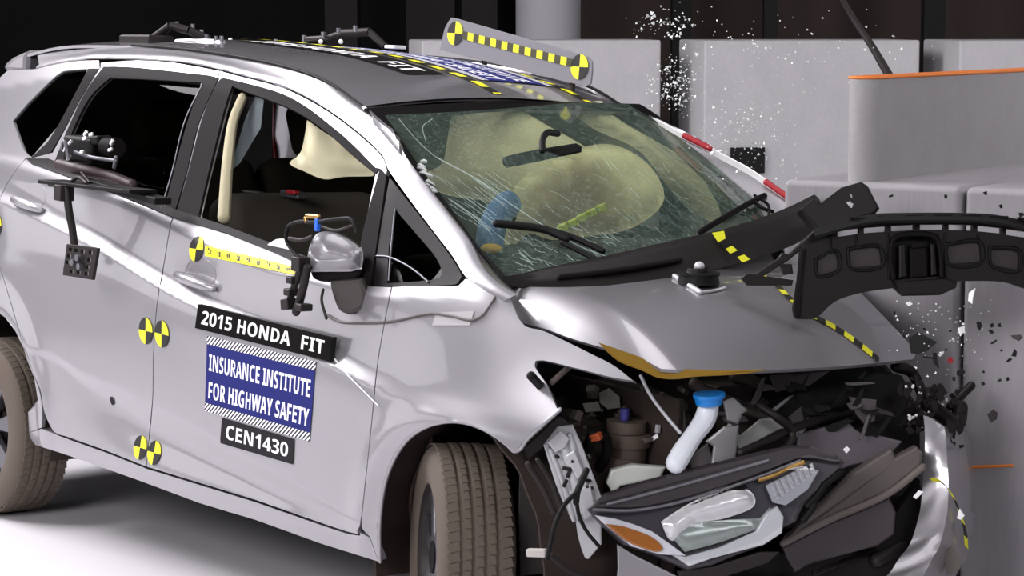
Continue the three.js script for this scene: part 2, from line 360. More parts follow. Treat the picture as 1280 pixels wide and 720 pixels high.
// ---------------------------------------------------------------- materials
function noiseTexture(w, h, fn, { srgb = false, repeat = 1 } = {}) {
  const d = new Uint8Array(w * h * 4);
  for (let y = 0; y < h; y++) for (let x = 0; x < w; x++) { const c = fn(x / w, y / h, x, y), k = (y * w + x) * 4; for (let i = 0; i < 3; i++) d[k + i] = clamp(Math.round(255 * (Array.isArray(c) ? c[i] : c)), 0, 255); d[k + 3] = Array.isArray(c) && c.length > 3 ? clamp(Math.round(255 * c[3]), 0, 255) : 255; }
  const t = new THREE.DataTexture(d, w, h); t.magFilter = THREE.LinearFilter; t.minFilter = THREE.LinearFilter; t.wrapS = t.wrapT = THREE.RepeatWrapping; t.repeat.set(repeat, repeat); if (srgb) t.colorSpace = THREE.SRGBColorSpace; t.needsUpdate = true; return t;
}
function canvasTexture(w, h, draw) {
  const c = document.createElement('canvas'); c.width = w; c.height = h; const g = c.getContext('2d'); draw(g, w, h);
  const t = new THREE.CanvasTexture(c); t.colorSpace = THREE.SRGBColorSpace; t.anisotropy = 8; return t;
}
const std = (color, roughness = 0.6, metalness = 0, more = {}) => new THREE.MeshStandardMaterial({ color, roughness, metalness, side: THREE.DoubleSide, ...more });
const phys = (o) => new THREE.MeshPhysicalMaterial({ side: THREE.DoubleSide, ...o });
const M = {
  paint: phys({ color: 0xa09ea2, metalness: 0.68, roughness: 0.42, clearcoat: 1, clearcoatRoughness: 0.06 }),
  primer: std(0x9b9aa0, 0.5, 0.4),
  black: phys({ color: 0x090808, roughness: 0.6, specularIntensity: 0.5 }),
  plastic: phys({ color: 0x120d0c, roughness: 0.45, specularIntensity: 0.55 }),
  satin: phys({ color: 0x141113, roughness: 0.7, specularIntensity: 0.25 }),
  trim: phys({ color: 0x0f0d0e, roughness: 0.5, specularIntensity: 0.35 }),
  rubber: std(0x5a5047, 0.85),
  liner: std(0x2c211b, 0.85),
  underside: std(0x0e0b0a, 0.8),
  chrome: std(0xe6e6ea, 0.2, 0.75),
  zinc: std(0xc4c5c8, 0.4, 0.4),
  steel: std(0x75747a, 0.4, 0.8),
  darksteel: std(0x2a2524, 0.5, 0.5),
  cloth: std(0x4a4740, 0.95),
  seatcloth: std(0x3d3831, 0.95),
  airbag: std(0xe2dcb8, 0.9),
  cream: std(0xb9b294, 0.9),
  gold: std(0x8a6a16, 0.45, 0.35),
  blueplastic: std(0x0a78c8, 0.35),
  whiteplastic: std(0xdde3ea, 0.4),
  yellow: std(0xe6e61e, 0.6),
  white: std(0xeeeeee, 0.6),
  red: std(0xa0202a, 0.4),
  brass: std(0xb08a50, 0.3, 1),
  glass: phys({ color: 0x8c9a90, roughness: 0, transmission: 1, thickness: 0, ior: 1.5 }),
  tinted: phys({ color: 0x6a6f66, roughness: 0, transmission: 1, thickness: 0, ior: 1.5, specularIntensity: 0.2 }),
  shield: phys({ color: 0xf3f7ea, roughness: 0.02, transmission: 1, thickness: 0, ior: 1.5 }),
  lens: phys({ color: 0xf2f4f6, roughness: 0.02, transmission: 1, thickness: 0, ior: 1.45 }),
  amber: phys({ color: 0xb06a28, roughness: 0.25, clearcoat: 1 }),
  fragment: phys({ color: 0xf2f8f6, roughness: 0.15, clearcoat: 1 }),
};
const quadrants = (flip) => canvasTexture(128, 128, (g, w) => {
  for (let q = 0; q < 4; q++) { g.fillStyle = ((q === 1 || q === 2) !== !!flip) ? '#f2f02a' : '#141210'; g.fillRect((q % 2) * w / 2, q > 1 ? w / 2 : 0, w / 2, w / 2); }
});
M.target = std(0xffffff, 0.5, 0, { map: quadrants(false) });
const dashes = canvasTexture(64, 16, (g) => { g.fillStyle = '#1b1a12'; g.fillRect(0, 0, 64, 16); g.fillStyle = '#ece92a'; g.fillRect(0, 0, 34, 16); });
dashes.wrapS = dashes.wrapT = THREE.RepeatWrapping;
const tapeOf = (period) => { const t = dashes.clone(); t.repeat.set(1 / period, 1); t.needsUpdate = true; return std(0xffffff, 0.6, 0, { map: t }); };
// ================================================================ THE HALL
const YAW = 51.099 * Math.PI / 180, hallTurn = turn(0, YAW, 0);
const acrossDir = V(Math.cos(YAW), 0, -Math.sin(YAW)), awayDir = V(-Math.sin(YAW), 0, -Math.cos(YAW));
const hall = (a, y, b) => V(camPos.x, y, camPos.z).addScaledVector(acrossDir, a).addScaledVector(awayDir, b);   // metres right of and away from the camera
function hallBox(a, y, b, w, h, d, r = 0.004, extra = 0) { return box(hall(a, y, b), w, h, d, turn(0, YAW + extra, 0), r); }
const concrete = noiseTexture(512, 512, (u, v) => { const n = 0.5 + 0.5 * noise.noise(u * 9, v * 9, 3.1), m = noise.noise(u * 60, v * 60, 1.7); const k = 0.93 + 0.05 * n + 0.02 * m; return [k, k, k]; }, { srgb: true });
const scuffed = noiseTexture(512, 512, (u, v) => { const m = noise.noise(u * 6, v * 6, 9.3), f = noise.noise(u * 90, v * 14, 4.4), k = 0.95 + 0.02 * m + 0.03 * f; return [k, k, k * 1.005]; }, { srgb: true });
const hallWall = std(0x0c0a0a, 0.9), hallCeiling = std(0x0e0d0d, 0.95);
const floorTex = scuffed.clone(); floorTex.repeat.set(0.5, 0.5); floorTex.needsUpdate = true;
solo('floor', hallBox(0, -0.1, 6, 24, 0.2, 26), std(0xdedcdf, 0.55, 0, { map: floorTex }), null, null, { kind: 'structure' });
solo('ceiling', hallBox(0, 7.1, 6, 24, 0.2, 26), hallCeiling, null, null, { kind: 'structure' });
solo('wall_back', hallBox(0, 3.5, 19.1, 24, 7.4, 0.2), hallWall, null, null, { kind: 'structure' });
solo('wall_front', hallBox(0, 3.5, -7.1, 24, 7.4, 0.2), hallWall, null, null, { kind: 'structure' });
solo('wall_left', hallBox(-12.1, 3.5, 6, 0.2, 7.4, 26), hallWall, null, null, { kind: 'structure' });
solo('wall_right', hallBox(12.1, 3.5, 6, 0.2, 7.4, 26), hallWall, null, null, { kind: 'structure' });

// the lamp banks
BANKS.forEach((k, i) => {
  const o = thing('lamp_bank', ['wide lamp bank hung beside the rear of the car', 'lamp bank standing off the right side of the car', 'added fill lamp bank hung before the car behind the viewpoint', 'added flat fill lamp bank under the ceiling over the bonnet', 'added fill lamp bank hung ahead of the barrier', 'low lamp bank standing behind the right rear of the car', 'added fill lamp bank aimed at the white blocks'][i], 'lamp');
  const z = k.at.clone().sub(k.aim).normalize(), x = V(0, 1, 0).cross(z).normalize(), y = z.clone().cross(x);
  const m = new THREE.Matrix4().makeBasis(x, y, z).setPosition(k.at), q = new THREE.Quaternion().setFromRotationMatrix(m);
  part('housing', new RoundedBoxGeometry(k.w + 0.1, k.h + 0.1, 0.18, 2, 0.02).applyMatrix4(m.clone().multiply(new THREE.Matrix4().makeTranslation(0, 0, 0.1))), M.darksteel, o);
  part('lamp_diffuser', new THREE.BoxGeometry(k.w, k.h, 0.01).applyMatrix4(m), new THREE.MeshStandardMaterial({ color: 0xffffff, emissive: 0xffffff, emissiveIntensity: k.power * 0.25 }), o);
  for (const s of [-1, 1]) { const p = V(s * k.w * 0.4, 0, 0.15).applyMatrix4(m); part(k.at.y > 2 ? 'hanger' : 'foot', rod(p, V(p.x, k.at.y > 2 ? 7 : 0, p.z), 0.015), M.darksteel, o); }
  const l = new THREE.RectAreaLight(0xfffaff, k.power, k.w, k.h);
  l.position.copy(k.at).addScaledVector(z, -0.02); l.lookAt(k.aim); l.position.copy(k.at).addScaledVector(z, -0.02); l.castShadow = true; scene.add(l);
});

// far background: column, pillars and pipes in the dark, white blocks
const bpx = (px, D) => (px - 640) * D / FOCAL, bpy = (py, D) => camPos.y - (py - 18.2) * D / FOCAL;
{
  const c = hall(bpx(685, 16), 0, 16);
  solo('column', rod(V(c.x, 0, c.z), V(c.x, 7, c.z), 0.215, 0.215, 40), std(0xa9a7ad, 0.7), 'round grey column standing behind the white blocks, above the striped roof plate', 'column');
  for (const [x0, x1, w] of [[838, 862, 0], [952, 968, 1], [1150, 1176, 2]]) solo('steel_post', hallBox(bpx((x0 + x1) / 2, 17), 3.5, 17, bpx(x1, 17) - bpx(x0, 17), 7, 0.15), std(0x080707, 0.8),
    ['dark steel post left of the widest white block, behind it', 'dark steel post behind the middle of the widest white block', 'dark steel post behind the leaning rod'][w], 'post');
  solo('back_panel', hallBox(bpx(1030, 18), 2.6, 18, bpx(1420, 18) - bpx(800, 18), 5.2, 0.1), std(0x3a2f2c, 0.9), 'dark brown panel wall at the back of the hall above the white blocks', 'panel');
  for (const [px, pw, k] of [[430, 40, 0], [540, 60, 1], [600, 44, 2]]) solo('hall_cabinet', hallBox(bpx(px, 17.5), 1.5, 17.5, pw * 17.5 / FOCAL, 3.0, 0.4), std(0x1e1a1a, 0.85),
    ['dark narrow cabinet above the rear of the car roof', 'dark cabinet left of the striped roof plate', 'dark cabinet behind the top of the striped roof plate'][k], 'cabinet');
}
const blockPaint = std(0xb2b1b3, 0.75, 0, { map: concrete });
[[520, 823, 'white block behind the striped roof plate and the car roof'], [870, 1148, 'widest white block, behind the flying glass and the grey barrier end'], [1187, 1420, 'white block behind the orange edged barrier at the right']].forEach(([x0, x1, label], i) => {
  const D = 13, w = bpx(x1, D) - bpx(x0, D), h = bpy(50, D), o = thing('concrete_block', label, 'block', { group: 'white blocks across the back of the hall' });
  const mid = (bpx(x0, D) + bpx(x1, D)) / 2, th = 0.16;
  part('block_body', hallBox(mid - 0.02, h / 2, D + 0.33, w, h, 0.6, 0.012, th), blockPaint, o);
  if (i === 1) part('slot_shade_box', hallBox(bpx(932, D), bpy(199, D), D + 0.02, 0.19, 0.14, 0.12, 0.004, th), M.black, o);  // black box standing in for the shade inside a recess
});

// the barrier: a steel plate on a deep base
const tDir = V().addScaledVector(acrossDir, 0.83).addScaledVector(awayDir, -0.56).normalize(), pDir = V(tDir.z, 0, -tDir.x);
if (pDir.dot(awayDir) < 0) pDir.negate();
const barrierPaint = std(0xa3a1a3, 0.6, 0, { map: concrete }), basePaint = std(0x9a979a, 0.65, 0, { map: scuffed });
const orange = std(0xe07a28, 0.6);
{
  const B0 = worldY(1095, 229, 1.23), yawT = Math.atan2(-tDir.z, tDir.x);
  const along2 = (s, d, y) => V(B0.x, y, B0.z).addScaledVector(tDir, s).addScaledVector(pDir, d);
  // where the joint between the two blocks falls
  const seamS = 0.262;
  const a = solo('barrier_base_block', box(along2((seamS - 0.3) / 2, 0.55, 0.61), seamS + 0.3 - 0.012, 1.24, 1.1, turn(0, yawT, 0), 0.02), basePaint, 'pale grey barrier base block behind the flying grille, left of the joint', 'barrier base', { group: 'barrier base blocks' });
  const b = thing('barrier_base_block', 'pale grey barrier base block right of the joint, with a short orange line', 'barrier base', { group: 'barrier base blocks' });
  part('block_body', box(along2(seamS + 0.7, 0.55, 0.61), 1.4 - 0.012, 1.24, 1.1, turn(0, yawT, 0), 0.02), basePaint, b);
  const m0 = along2(0, -0.001, 0), n = pDir.clone().negate();
  const pm = (px, py) => { const d = sight(px, py), t = n.dot(m0.clone().sub(camPos)) / n.dot(d); return camPos.clone().addScaledVector(d, t); };
  part('orange_line', tube([pm(1216, 584), pm(1240, 583), pm(1266, 582)], 0.004), orange, b, 'short orange painted line');
  const o = thing('crash_barrier', 'grey steel barrier plate with an orange top edge, standing on the pale base', 'barrier');
  const C = worldY(1062, 97, 1.524), r = 0.045, c0 = C.clone().addScaledVector(acrossDir, r);
  const sh = new THREE.Shape(); sh.absarc(0, 0, r, Math.PI / 2, 3 * Math.PI / 2, false); sh.lineTo(2.6, -r); sh.lineTo(2.6, r); sh.closePath();
  const g = new THREE.ExtrudeGeometry(sh, { depth: 0.40, bevelEnabled: false, curveSegments: 24 });
  const base = new THREE.Matrix4().makeBasis(pDir, V().crossVectors(V(0, 1, 0), pDir).normalize(), V(0, 1, 0)).setPosition(c0.x, 1.12, c0.z);
  part('plate', g.applyMatrix4(base), barrierPaint, o);
  const at = (u, v) => V(u, v, 0.404).applyMatrix4(base);
  const sgn = V(0, 1, 0).applyMatrix4(base.clone().setPosition(0, 0, 0)).dot(tDir) > 0 ? 1 : -1;
  const rim = []; for (let k = 0; k <= 12; k++) { const a = Math.PI / 2 + Math.PI * k / 12; rim.push(at(r * Math.cos(a), r * Math.sin(a))); }
  part('orange_edge', [tube([at(2.6, r), at(1.2, r), at(0.1, r), ...rim, at(0.1, -r), at(1.2, -r), at(2.6, -r)], 0.0045, { seg: 120 })], orange, o, 'orange painted top edge');
  solo('leaning_rod', tube([inWorld(1042, -20, 7.9), inWorld(1065, 20, 7.9), inWorld(1090, 58, 7.88), inWorld(1111, 94, 7.85)], 0.013, { taper: (t) => 0.6 + 0.5 * t }), M.darksteel, 'thin dark rod leaning behind the orange barrier edge', 'rod');
}

// ================================================================ THE CAR
const car = thing('crashed_car', 'silver hatchback with a torn front, cracked windscreen and striped test markings', 'car', { frame: CAR });
const both = (g) => [g, mirrored(g)];

// ---- doors, wings and sills
const winFront = [[290, 106], [307, 113, 1], [362, 134, 1], [403, 159, 1], [443, 194, 1], [470, 216], [452, 305, 1], [448, 340], [385, 322], [345, 305], [247, 277], [259, 225, 1], [281, 137, 1]];
const winRear = [[138, 96], [190, 98, 1], [252, 103], [234, 160, 1], [208, 256], [150, 240], [76, 210], [90, 165, 1], [112, 122, 1]];
const doorTopF = [[275, 88], [301, 95, 1], [362, 112.5, 1], [423, 147, 1], [474, 190, 1], [484, 212]];
const doorTopR = [[125, 74], [170, 75, 1], [219, 78, 1], [275, 88]];
const shutB = [[193, 450, 1], [191, 497, 1], [187, 540, 1], [183, 584]];
const frontDoorPx = [...doorTopF, [466, 340, 1], [463, 357], [490, 358], [481, 402, 1], [472, 455, 1], [466, 515, 1], [458, 592, 1], [452, 648, 1], [447, 664, 1], [436, 666, 1], [320, 626], [183, 584], [187, 540, 1], [191, 497, 1], [192, 440, 1], [196, 384, 1], [204, 335, 1], [214, 278, 1], [219, 268], [233, 219, 1], [250, 150, 1], [269, 106, 1]];
const rearDoorPx = [[275, 88], [269, 106, 1], [250, 150, 1], [233, 219, 1], [219, 268], [214, 278, 1], [204, 335, 1], [196, 384, 1], [192, 440, 1], [191, 497, 1], [187, 540, 1], [183, 584], [130, 563], [82, 546, 1], [67, 540, 1], [55, 515, 1], [50, 487, 1], [34, 450, 1], [19, 397, 1], [0, 334, 1], [-9, 300, 1], [-5, 262, 1], [11, 226, 1], [31, 199], [66, 190], [82, 160, 1], [104, 118, 1], [125, 86], [126, 78], [170, 75, 1], [219, 78, 1]];
const doorF = panel(SIDE, frontDoorPx, { holes: [winFront], gap: 0.0022, thick: 0.012, cell: 0.009 });
const doorR = panel(SIDE, rearDoorPx, { holes: [winRear], gap: 0.0022, thick: 0.012, cell: 0.009 });
const frontDoor = part('front_door', doorF, M.paint, car), rearDoor = part('rear_door', doorR, M.paint, car);
part('front_door', mirrored(doorF), M.paint, car); part('rear_door', mirrored(doorR), M.paint, car);

const rockerPx = [[36, 541], [52, 536], [67, 542, 1], [82, 548, 1], [130, 565], [183, 586], [320, 628], [436, 668, 1], [450, 666], [462, 672], [473, 702], [400, 679], [320, 650], [250, 629], [175, 601], [80, 567.5], [44, 556], [38, 548]];
const rocker = panel(SIDE, rockerPx, { thick: 0.03, cell: 0.03 });
part('rocker_panel', both(rocker), M.paint, car);
const fenderPx = [[490, 358], [573, 357], [582, 348], [602, 351, 1], [627, 354], [640, 376, 1], [648, 396, 1], [657, 407], [664, 409.5, 1], [681, 413.5, 1], [714, 429, 1], [742, 443, 1], [769, 457, 1], [794, 477], [763, 472, 1], [722, 461.5, 1], [677, 451, 1], [669, 455, 1], [672, 463, 1], [685, 482, 1], [697.5, 512], [657, 549, 1], [645, 567], [614, 543, 1], [583.5, 529.5, 1], [553, 527.5, 1], [522, 538, 1], [498, 561, 1], [480, 601, 1], [472.5, 653, 1], [473, 702], [462, 671], [453, 662], [452, 648, 1], [458, 592, 1], [466, 515, 1], [472, 455, 1], [481, 402, 1]];
const fender = panel(SIDE, fenderPx, { gap: 0.0015, thick: 0.010, cell: 0.018, step: 7 });
part('front_fender', fender, M.paint, car);
part('fender_edge', tube(along(outline([[697.5, 512], [657, 549, 1], [645, 567], [614, 543, 1], [583.5, 529.5, 1], [553, 527.5, 1], [522, 538, 1], [498, 561, 1], [480, 601, 1], [472.5, 653, 1], [473, 702]], false, 14).map(([x, y]) => onSurface(x, y, SIDE.f).add(V(0, 0, -0.006))), 40), 0.006), M.paint, car);

// rear wing: partly out of the picture, so its far end is given in metres
const xy = (list) => list.map(([x, y]) => chart(SIDE, x, y));
const arcRear = Array.from({ length: 13 }, (_, k) => { const a = Math.PI * (1.0 - k / 12) ; return [-2.53 + 0.345 * Math.cos(a), 0.29 + 0.345 * Math.sin(a)]; });
const quarterTop = xy(outline([[45, 86], [70, 80, 1], [98, 76, 1], [124, 75], [125, 86], [104, 118, 1], [82, 160, 1], [64, 191], [31, 199], [11, 226, 1], [-5, 262, 1], [-9, 300, 1], [0, 334, 1], [19, 397, 1], [34, 450, 1], [49, 487, 1], [53, 515, 1], [52, 535], [36, 541], [35, 515]], false, 9));
const quarterOutline = [...quarterTop, ...arcRear.slice().reverse().filter(([x, y]) => y > 0.36), [-2.88, 0.24], [-3.18, 0.30], [-3.25, 0.60], [-3.24, 0.90], [-3.20, 1.05], [-3.12, 1.25], [-3.0, 1.43]];
const winQuarter = trace(SIDE, [[16, 151], [34, 130], [71, 94, 1], [85, 88, 1], [110, 86], [98, 112], [74, 156], [40, 196], [30, 188, 1]]);
const quarterGeo = sheet(SIDE, quarterOutline, { holes: [winQuarter], gap: 0.001, thick: 0.012, cell: 0.022 });
part('quarter_panel', quarterGeo, M.paint, car); part('quarter_panel', mirrored(quarterGeo), M.paint, car);
const quarterGlass = sheet(SIDE, winQuarter, { thick: 0, back: false, lift: -0.006, cell: 0.04 });
part('rear_quarter_glass', both(quarterGlass), M.tinted, car);
part('pillar_cover', both(panel(SIDE, [[111, 86], [124, 86], [104, 118, 1], [82, 160, 1], [64, 191], [40, 197], [60, 178], [74, 156]], { thick: 0.004, lift: 0.002, cell: 0.03 })), M.satin, car);

// window surrounds, door by door
part('window_surround', both(panel(SIDE, [[279, 98], [288, 99.5, 1], [362, 121.7, 1], [423, 165, 1], [470, 210], [475, 211], [470, 218], [443, 196, 1], [403, 161, 1], [362, 136, 1], [307, 115, 1], [291, 108], [281, 138, 1], [259, 226, 1], [247, 279], [221, 266], [235, 219, 1], [253, 150, 1], [271, 106, 1]], { thick: 0.006, lift: 0.003, cell: 0.025 })), M.satin, frontDoor);
part('sash_post', both(panel(SIDE, [[476, 211], [484, 220], [478, 265, 1], [466, 345], [463, 356], [449, 350], [452, 305, 1], [462, 262, 1]], { thick: 0.012, lift: 0.004, cell: 0.03 })), M.satin, frontDoor);
part('belt_moulding', both(panel(SIDE, [[219, 262], [281, 282], [344, 306], [386, 322], [449, 339], [464, 348], [463, 358], [440, 353], [375, 331], [344, 316], [281, 291], [219, 273]], { thick: 0.012, lift: 0.006, cell: 0.03 })), M.trim, frontDoor);
part('window_surround', both(panel(SIDE, [[130, 84], [170, 85, 1], [262, 95], [274, 98], [269, 108, 1], [250, 152, 1], [233, 219, 1], [219, 266], [207, 258], [233, 160, 1], [253, 104], [190, 100, 1], [138, 98], [113, 122, 1], [91, 165, 1], [77, 212], [67, 208], [84, 165, 1], [106, 118, 1]], { thick: 0.006, lift: 0.003, cell: 0.025 })), M.satin, rearDoor);
part('chrome_line', tube(along([[272, 108], [251, 152], [234, 219], [220, 266]].map(([x, y]) => onSurface(x - 18, y - 2, SIDE.f).add(V(0, 0, 0.004))), 24), 0.0025), M.steel, rearDoor);
part('belt_moulding', both(panel(SIDE, [[62, 199], [150, 233], [219, 262], [219, 273], [150, 245], [40, 205], [34, 199]], { thick: 0.012, lift: 0.006, cell: 0.03 })), M.trim, rearDoor);
part('door_glass', both(panel(SIDE, winRear, { thick: 0, back: false, lift: -0.012, cell: 0.05 })), M.tinted, rearDoor);
part('door_glass', mirrored(panel(SIDE, winFront, { thick: 0, back: false, lift: -0.012, cell: 0.05 })), M.tinted, frontDoor);
// inner faces of the doors
{
  const inner = (px) => panel(SIDE, px, { thick: 0.02, lift: -0.06, cell: 0.06 });
  part('door_lining', both(inner([[219, 270], [281, 290], [344, 314], [386, 330], [463, 357], [490, 358], [466, 515], [447, 660], [185, 582], [192, 440]])), M.cloth, frontDoor);
  part('door_lining', both(inner([[70, 212], [150, 242], [219, 270], [192, 440], [183, 580], [70, 538], [50, 480], [20, 390], [10, 240]])), M.cloth, rearDoor);
}
// the three-cornered quarter glass with its black border
const triPx = [[487, 222], [515, 258, 1], [545, 296, 1], [570, 331, 1], [577, 346, 1], [572, 354, 1], [562, 356, 1], [515, 358, 1], [467, 357], [472, 310, 1], [480, 262, 1]];
const triIn = [[494, 262], [520, 292, 1], [545, 322, 1], [552, 342, 1], [540, 350, 1], [484, 354], [486, 310, 1]];
part('quarter_glass', both(panel(SIDE, triIn, { thick: 0, back: false, lift: -0.003, cell: 0.05 })), M.tinted, car);
part('quarter_glass_border', both(panel(SIDE, triPx, { holes: [triIn], thick: 0.006, lift: 0.0, cell: 0.03 })), M.trim, car);
part('glass_seam', tube(along([[472, 320], [486, 321], [505, 329], [522, 340], [536, 352]].map(([x, y]) => onSurface(x, y, SIDE.f).add(V(0, 0, 0.003))), 24), 0.003), M.steel, car);
part('glass_seam', tube(along([[495, 262], [491, 300], [487, 350]].map(([x, y]) => onSurface(x, y, SIDE.f).add(V(0, 0, 0.003))), 16), 0.003), M.steel, car);

// roof side and windscreen pillar, one skin from the door top to the windscreen
function pillarSkin() {
  const l0 = outline([[45, 86], [70, 80, 1], [98, 76, 1], [124, 73.5, 1], [219, 77, 1], [275, 87, 1], [301, 94, 1], [362, 111.5, 1], [423, 146, 1], [474, 189, 1], [487, 214, 1], [515, 253, 1], [546, 294, 1], [566, 320, 1], [583, 347, 1], [606, 363, 1], [630, 377, 1]], false, 6).map(([x, y]) => onSurface(x, y, SIDE.f));
  const l2 = [...outline([[46, 66], [95, 60.5, 1], [165, 56.5, 1], [250, 64, 1], [341.6, 80, 1], [402.6, 100, 1], [443, 127, 1], [453, 134]], false, 6).map(([x, y], i, a) => onZ(x, y, lerp(0.50, 0.525, i / a.length))),
    ...outline([[466, 148, 1], [480, 165, 1], [500, 194, 1], [517, 214, 1], [545, 246, 1], [582, 294, 1], [614, 334, 1], [627, 350, 1]], false, 6).map(([x, y]) => onSurface(x, y, SHIELD.f))];
  const n = 90, a = along(l0, n), c = along(l2, n), rows = [];
  const l1 = a.map((p) => { const k = smooth(-1.15, -0.75, p.x), e = 1 - 0.5 * smooth(-0.15, 0.05, p.x); return p.clone().add(V(0.03 * k, lerp(0.016, 0.044, k) * e, lerp(-0.012, -0.036, k) * e)); });
  const soft = (p, q, r, t) => p.clone().multiplyScalar((1 - t) * (1 - t)).addScaledVector(q, 2 * t * (1 - t)).addScaledVector(r, t * t);
  for (let k = 0; k <= 4; k++) rows.push(a.map((p, i) => p.clone().lerp(l1[i], 0.86 * k / 4).add(V(0, 0, 0.004 * Math.sin(k / 4 * Math.PI)))));
  for (let k = 1; k <= 4; k++) rows.push(a.map((p, i) => soft(p.clone().lerp(l1[i], 0.86), l1[i], l1[i].clone().lerp(c[i], 0.3), k / 4)));
  for (let k = 1; k <= 3; k++) rows.push(a.map((p, i) => l1[i].clone().lerp(c[i], 0.3 + 0.7 * k / 3)));
  return [loft(rows.reverse(), 0.01), l1];
}
const [pillar, ridge0] = pillarSkin();
part('roof_rail', pillar, M.paint, car); part('roof_rail', mirrored(pillar), M.paint, car);
{
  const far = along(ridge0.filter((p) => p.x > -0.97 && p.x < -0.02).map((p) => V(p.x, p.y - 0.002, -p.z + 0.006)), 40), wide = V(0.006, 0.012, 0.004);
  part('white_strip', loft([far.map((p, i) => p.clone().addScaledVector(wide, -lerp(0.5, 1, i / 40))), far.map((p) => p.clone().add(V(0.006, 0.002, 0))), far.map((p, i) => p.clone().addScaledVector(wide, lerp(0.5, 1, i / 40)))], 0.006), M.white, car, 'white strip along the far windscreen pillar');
  for (const [i, j] of [[11, 15], [24, 28]]) part('red_marker', tube([far[i], far[j]].map((p) => p.clone().add(V(0.008, 0, 0.004))), 0.010), M.red, car, 'red marker patch on the far windscreen pillar');
}

// roof
{
  const near = []; for (let k = 0; k <= 24; k++) near.push([lerp(-3.06, -0.885, k / 24), -0.522]);
  const out = [...near, ...near.slice().reverse().map(([x, v]) => [x, -v])];
  part('roof_panel', sheet(ROOF, out, { thick: 0.01, cell: 0.05 }), M.paint, car);
  part('rear_spoiler', slab(planeSurface(V(-3.0, 1.45, 0.53), V(0, 0, 1)), [[0.06, 0.055], [-0.04, 0.03], [-0.10, 0.005], [-0.115, -0.015], [-0.09, -0.03], [0.06, -0.03]], 1.06, { bevel: 0.02, raw: true }), M.paint, car);
  const hatch = []; for (let j = 0; j <= 6; j++) { const row = []; for (let k = 0; k <= 16; k++) { const z = lerp(-0.74, 0.74, k / 16), y = lerp(0.3, 1.42, j / 6); row.push(V(-3.22 + 0.26 * smooth(0.95, 1.42, y) * 1 - 0.04 * (1 - (z / 0.74) ** 2), y, z * lerp(1, 0.72, smooth(0.9, 1.42, y)))); } hatch.push(row); }
  part('tailgate', loft(hatch.reverse(), 0.01), M.paint, car);
  part('tail_lamp', both(sheet(SIDE, [[-3.2, 1.02], [-3.14, 1.2], [-3.02, 1.4], [-3.08, 1.4], [-3.23, 1.0]], { thick: 0.02, lift: 0.006, cell: 0.05 })), std(0x5a0a12, 0.25), car, 'dark red tail lamp');
  part('roof_seam', both(tube(along(outline([[165, 57.5], [250, 65, 1], [341.6, 81, 1], [402.6, 101, 1], [443, 128, 1], [453, 135]], false, 12).map(([x, y]) => onZ(x, y, 0.522).add(V(0, 0.004, 0))), 50), 0.005)), M.black, car);
}

// windscreen: glass, black border, cracks
const shieldPx = [[455, 136], [540, 131, 1], [620, 127.5, 1], [700, 123, 1], [784, 120], [848, 162, 1], [910, 204, 1], [978, 254], [1010, 300], [900, 330], [760, 350], [640, 356], [622, 347], [614, 333, 1], [582, 294, 1], [545, 243, 1], [515, 210, 1], [500, 193, 1], [480, 164, 1]];
const shieldIn = [[481, 145], [566, 141, 1], [640, 136, 1], [700, 131, 1], [774, 125], [842, 166, 1], [903, 206, 1], [968, 254], [960, 285], [890, 310], [760, 332], [632, 346], [598, 309, 1], [560, 257, 1], [521, 204, 1]];
const under = (l) => l.map(([u, v]) => [Math.max(u, -0.884), v]);
const screen = part('windscreen', sheet(SHIELD, under(trace(SHIELD, shieldIn)), { thick: 0, back: false, cell: 0.05 }), M.shield, car);
part('windscreen_border', sheet(SHIELD, under(trace(SHIELD, shieldPx)), { holes: [trace(SHIELD, shieldIn).map(([u, v]) => [Math.max(u, -0.872), v])], thick: 0.006, lift: 0.002, cell: 0.05 }), M.trim, car);
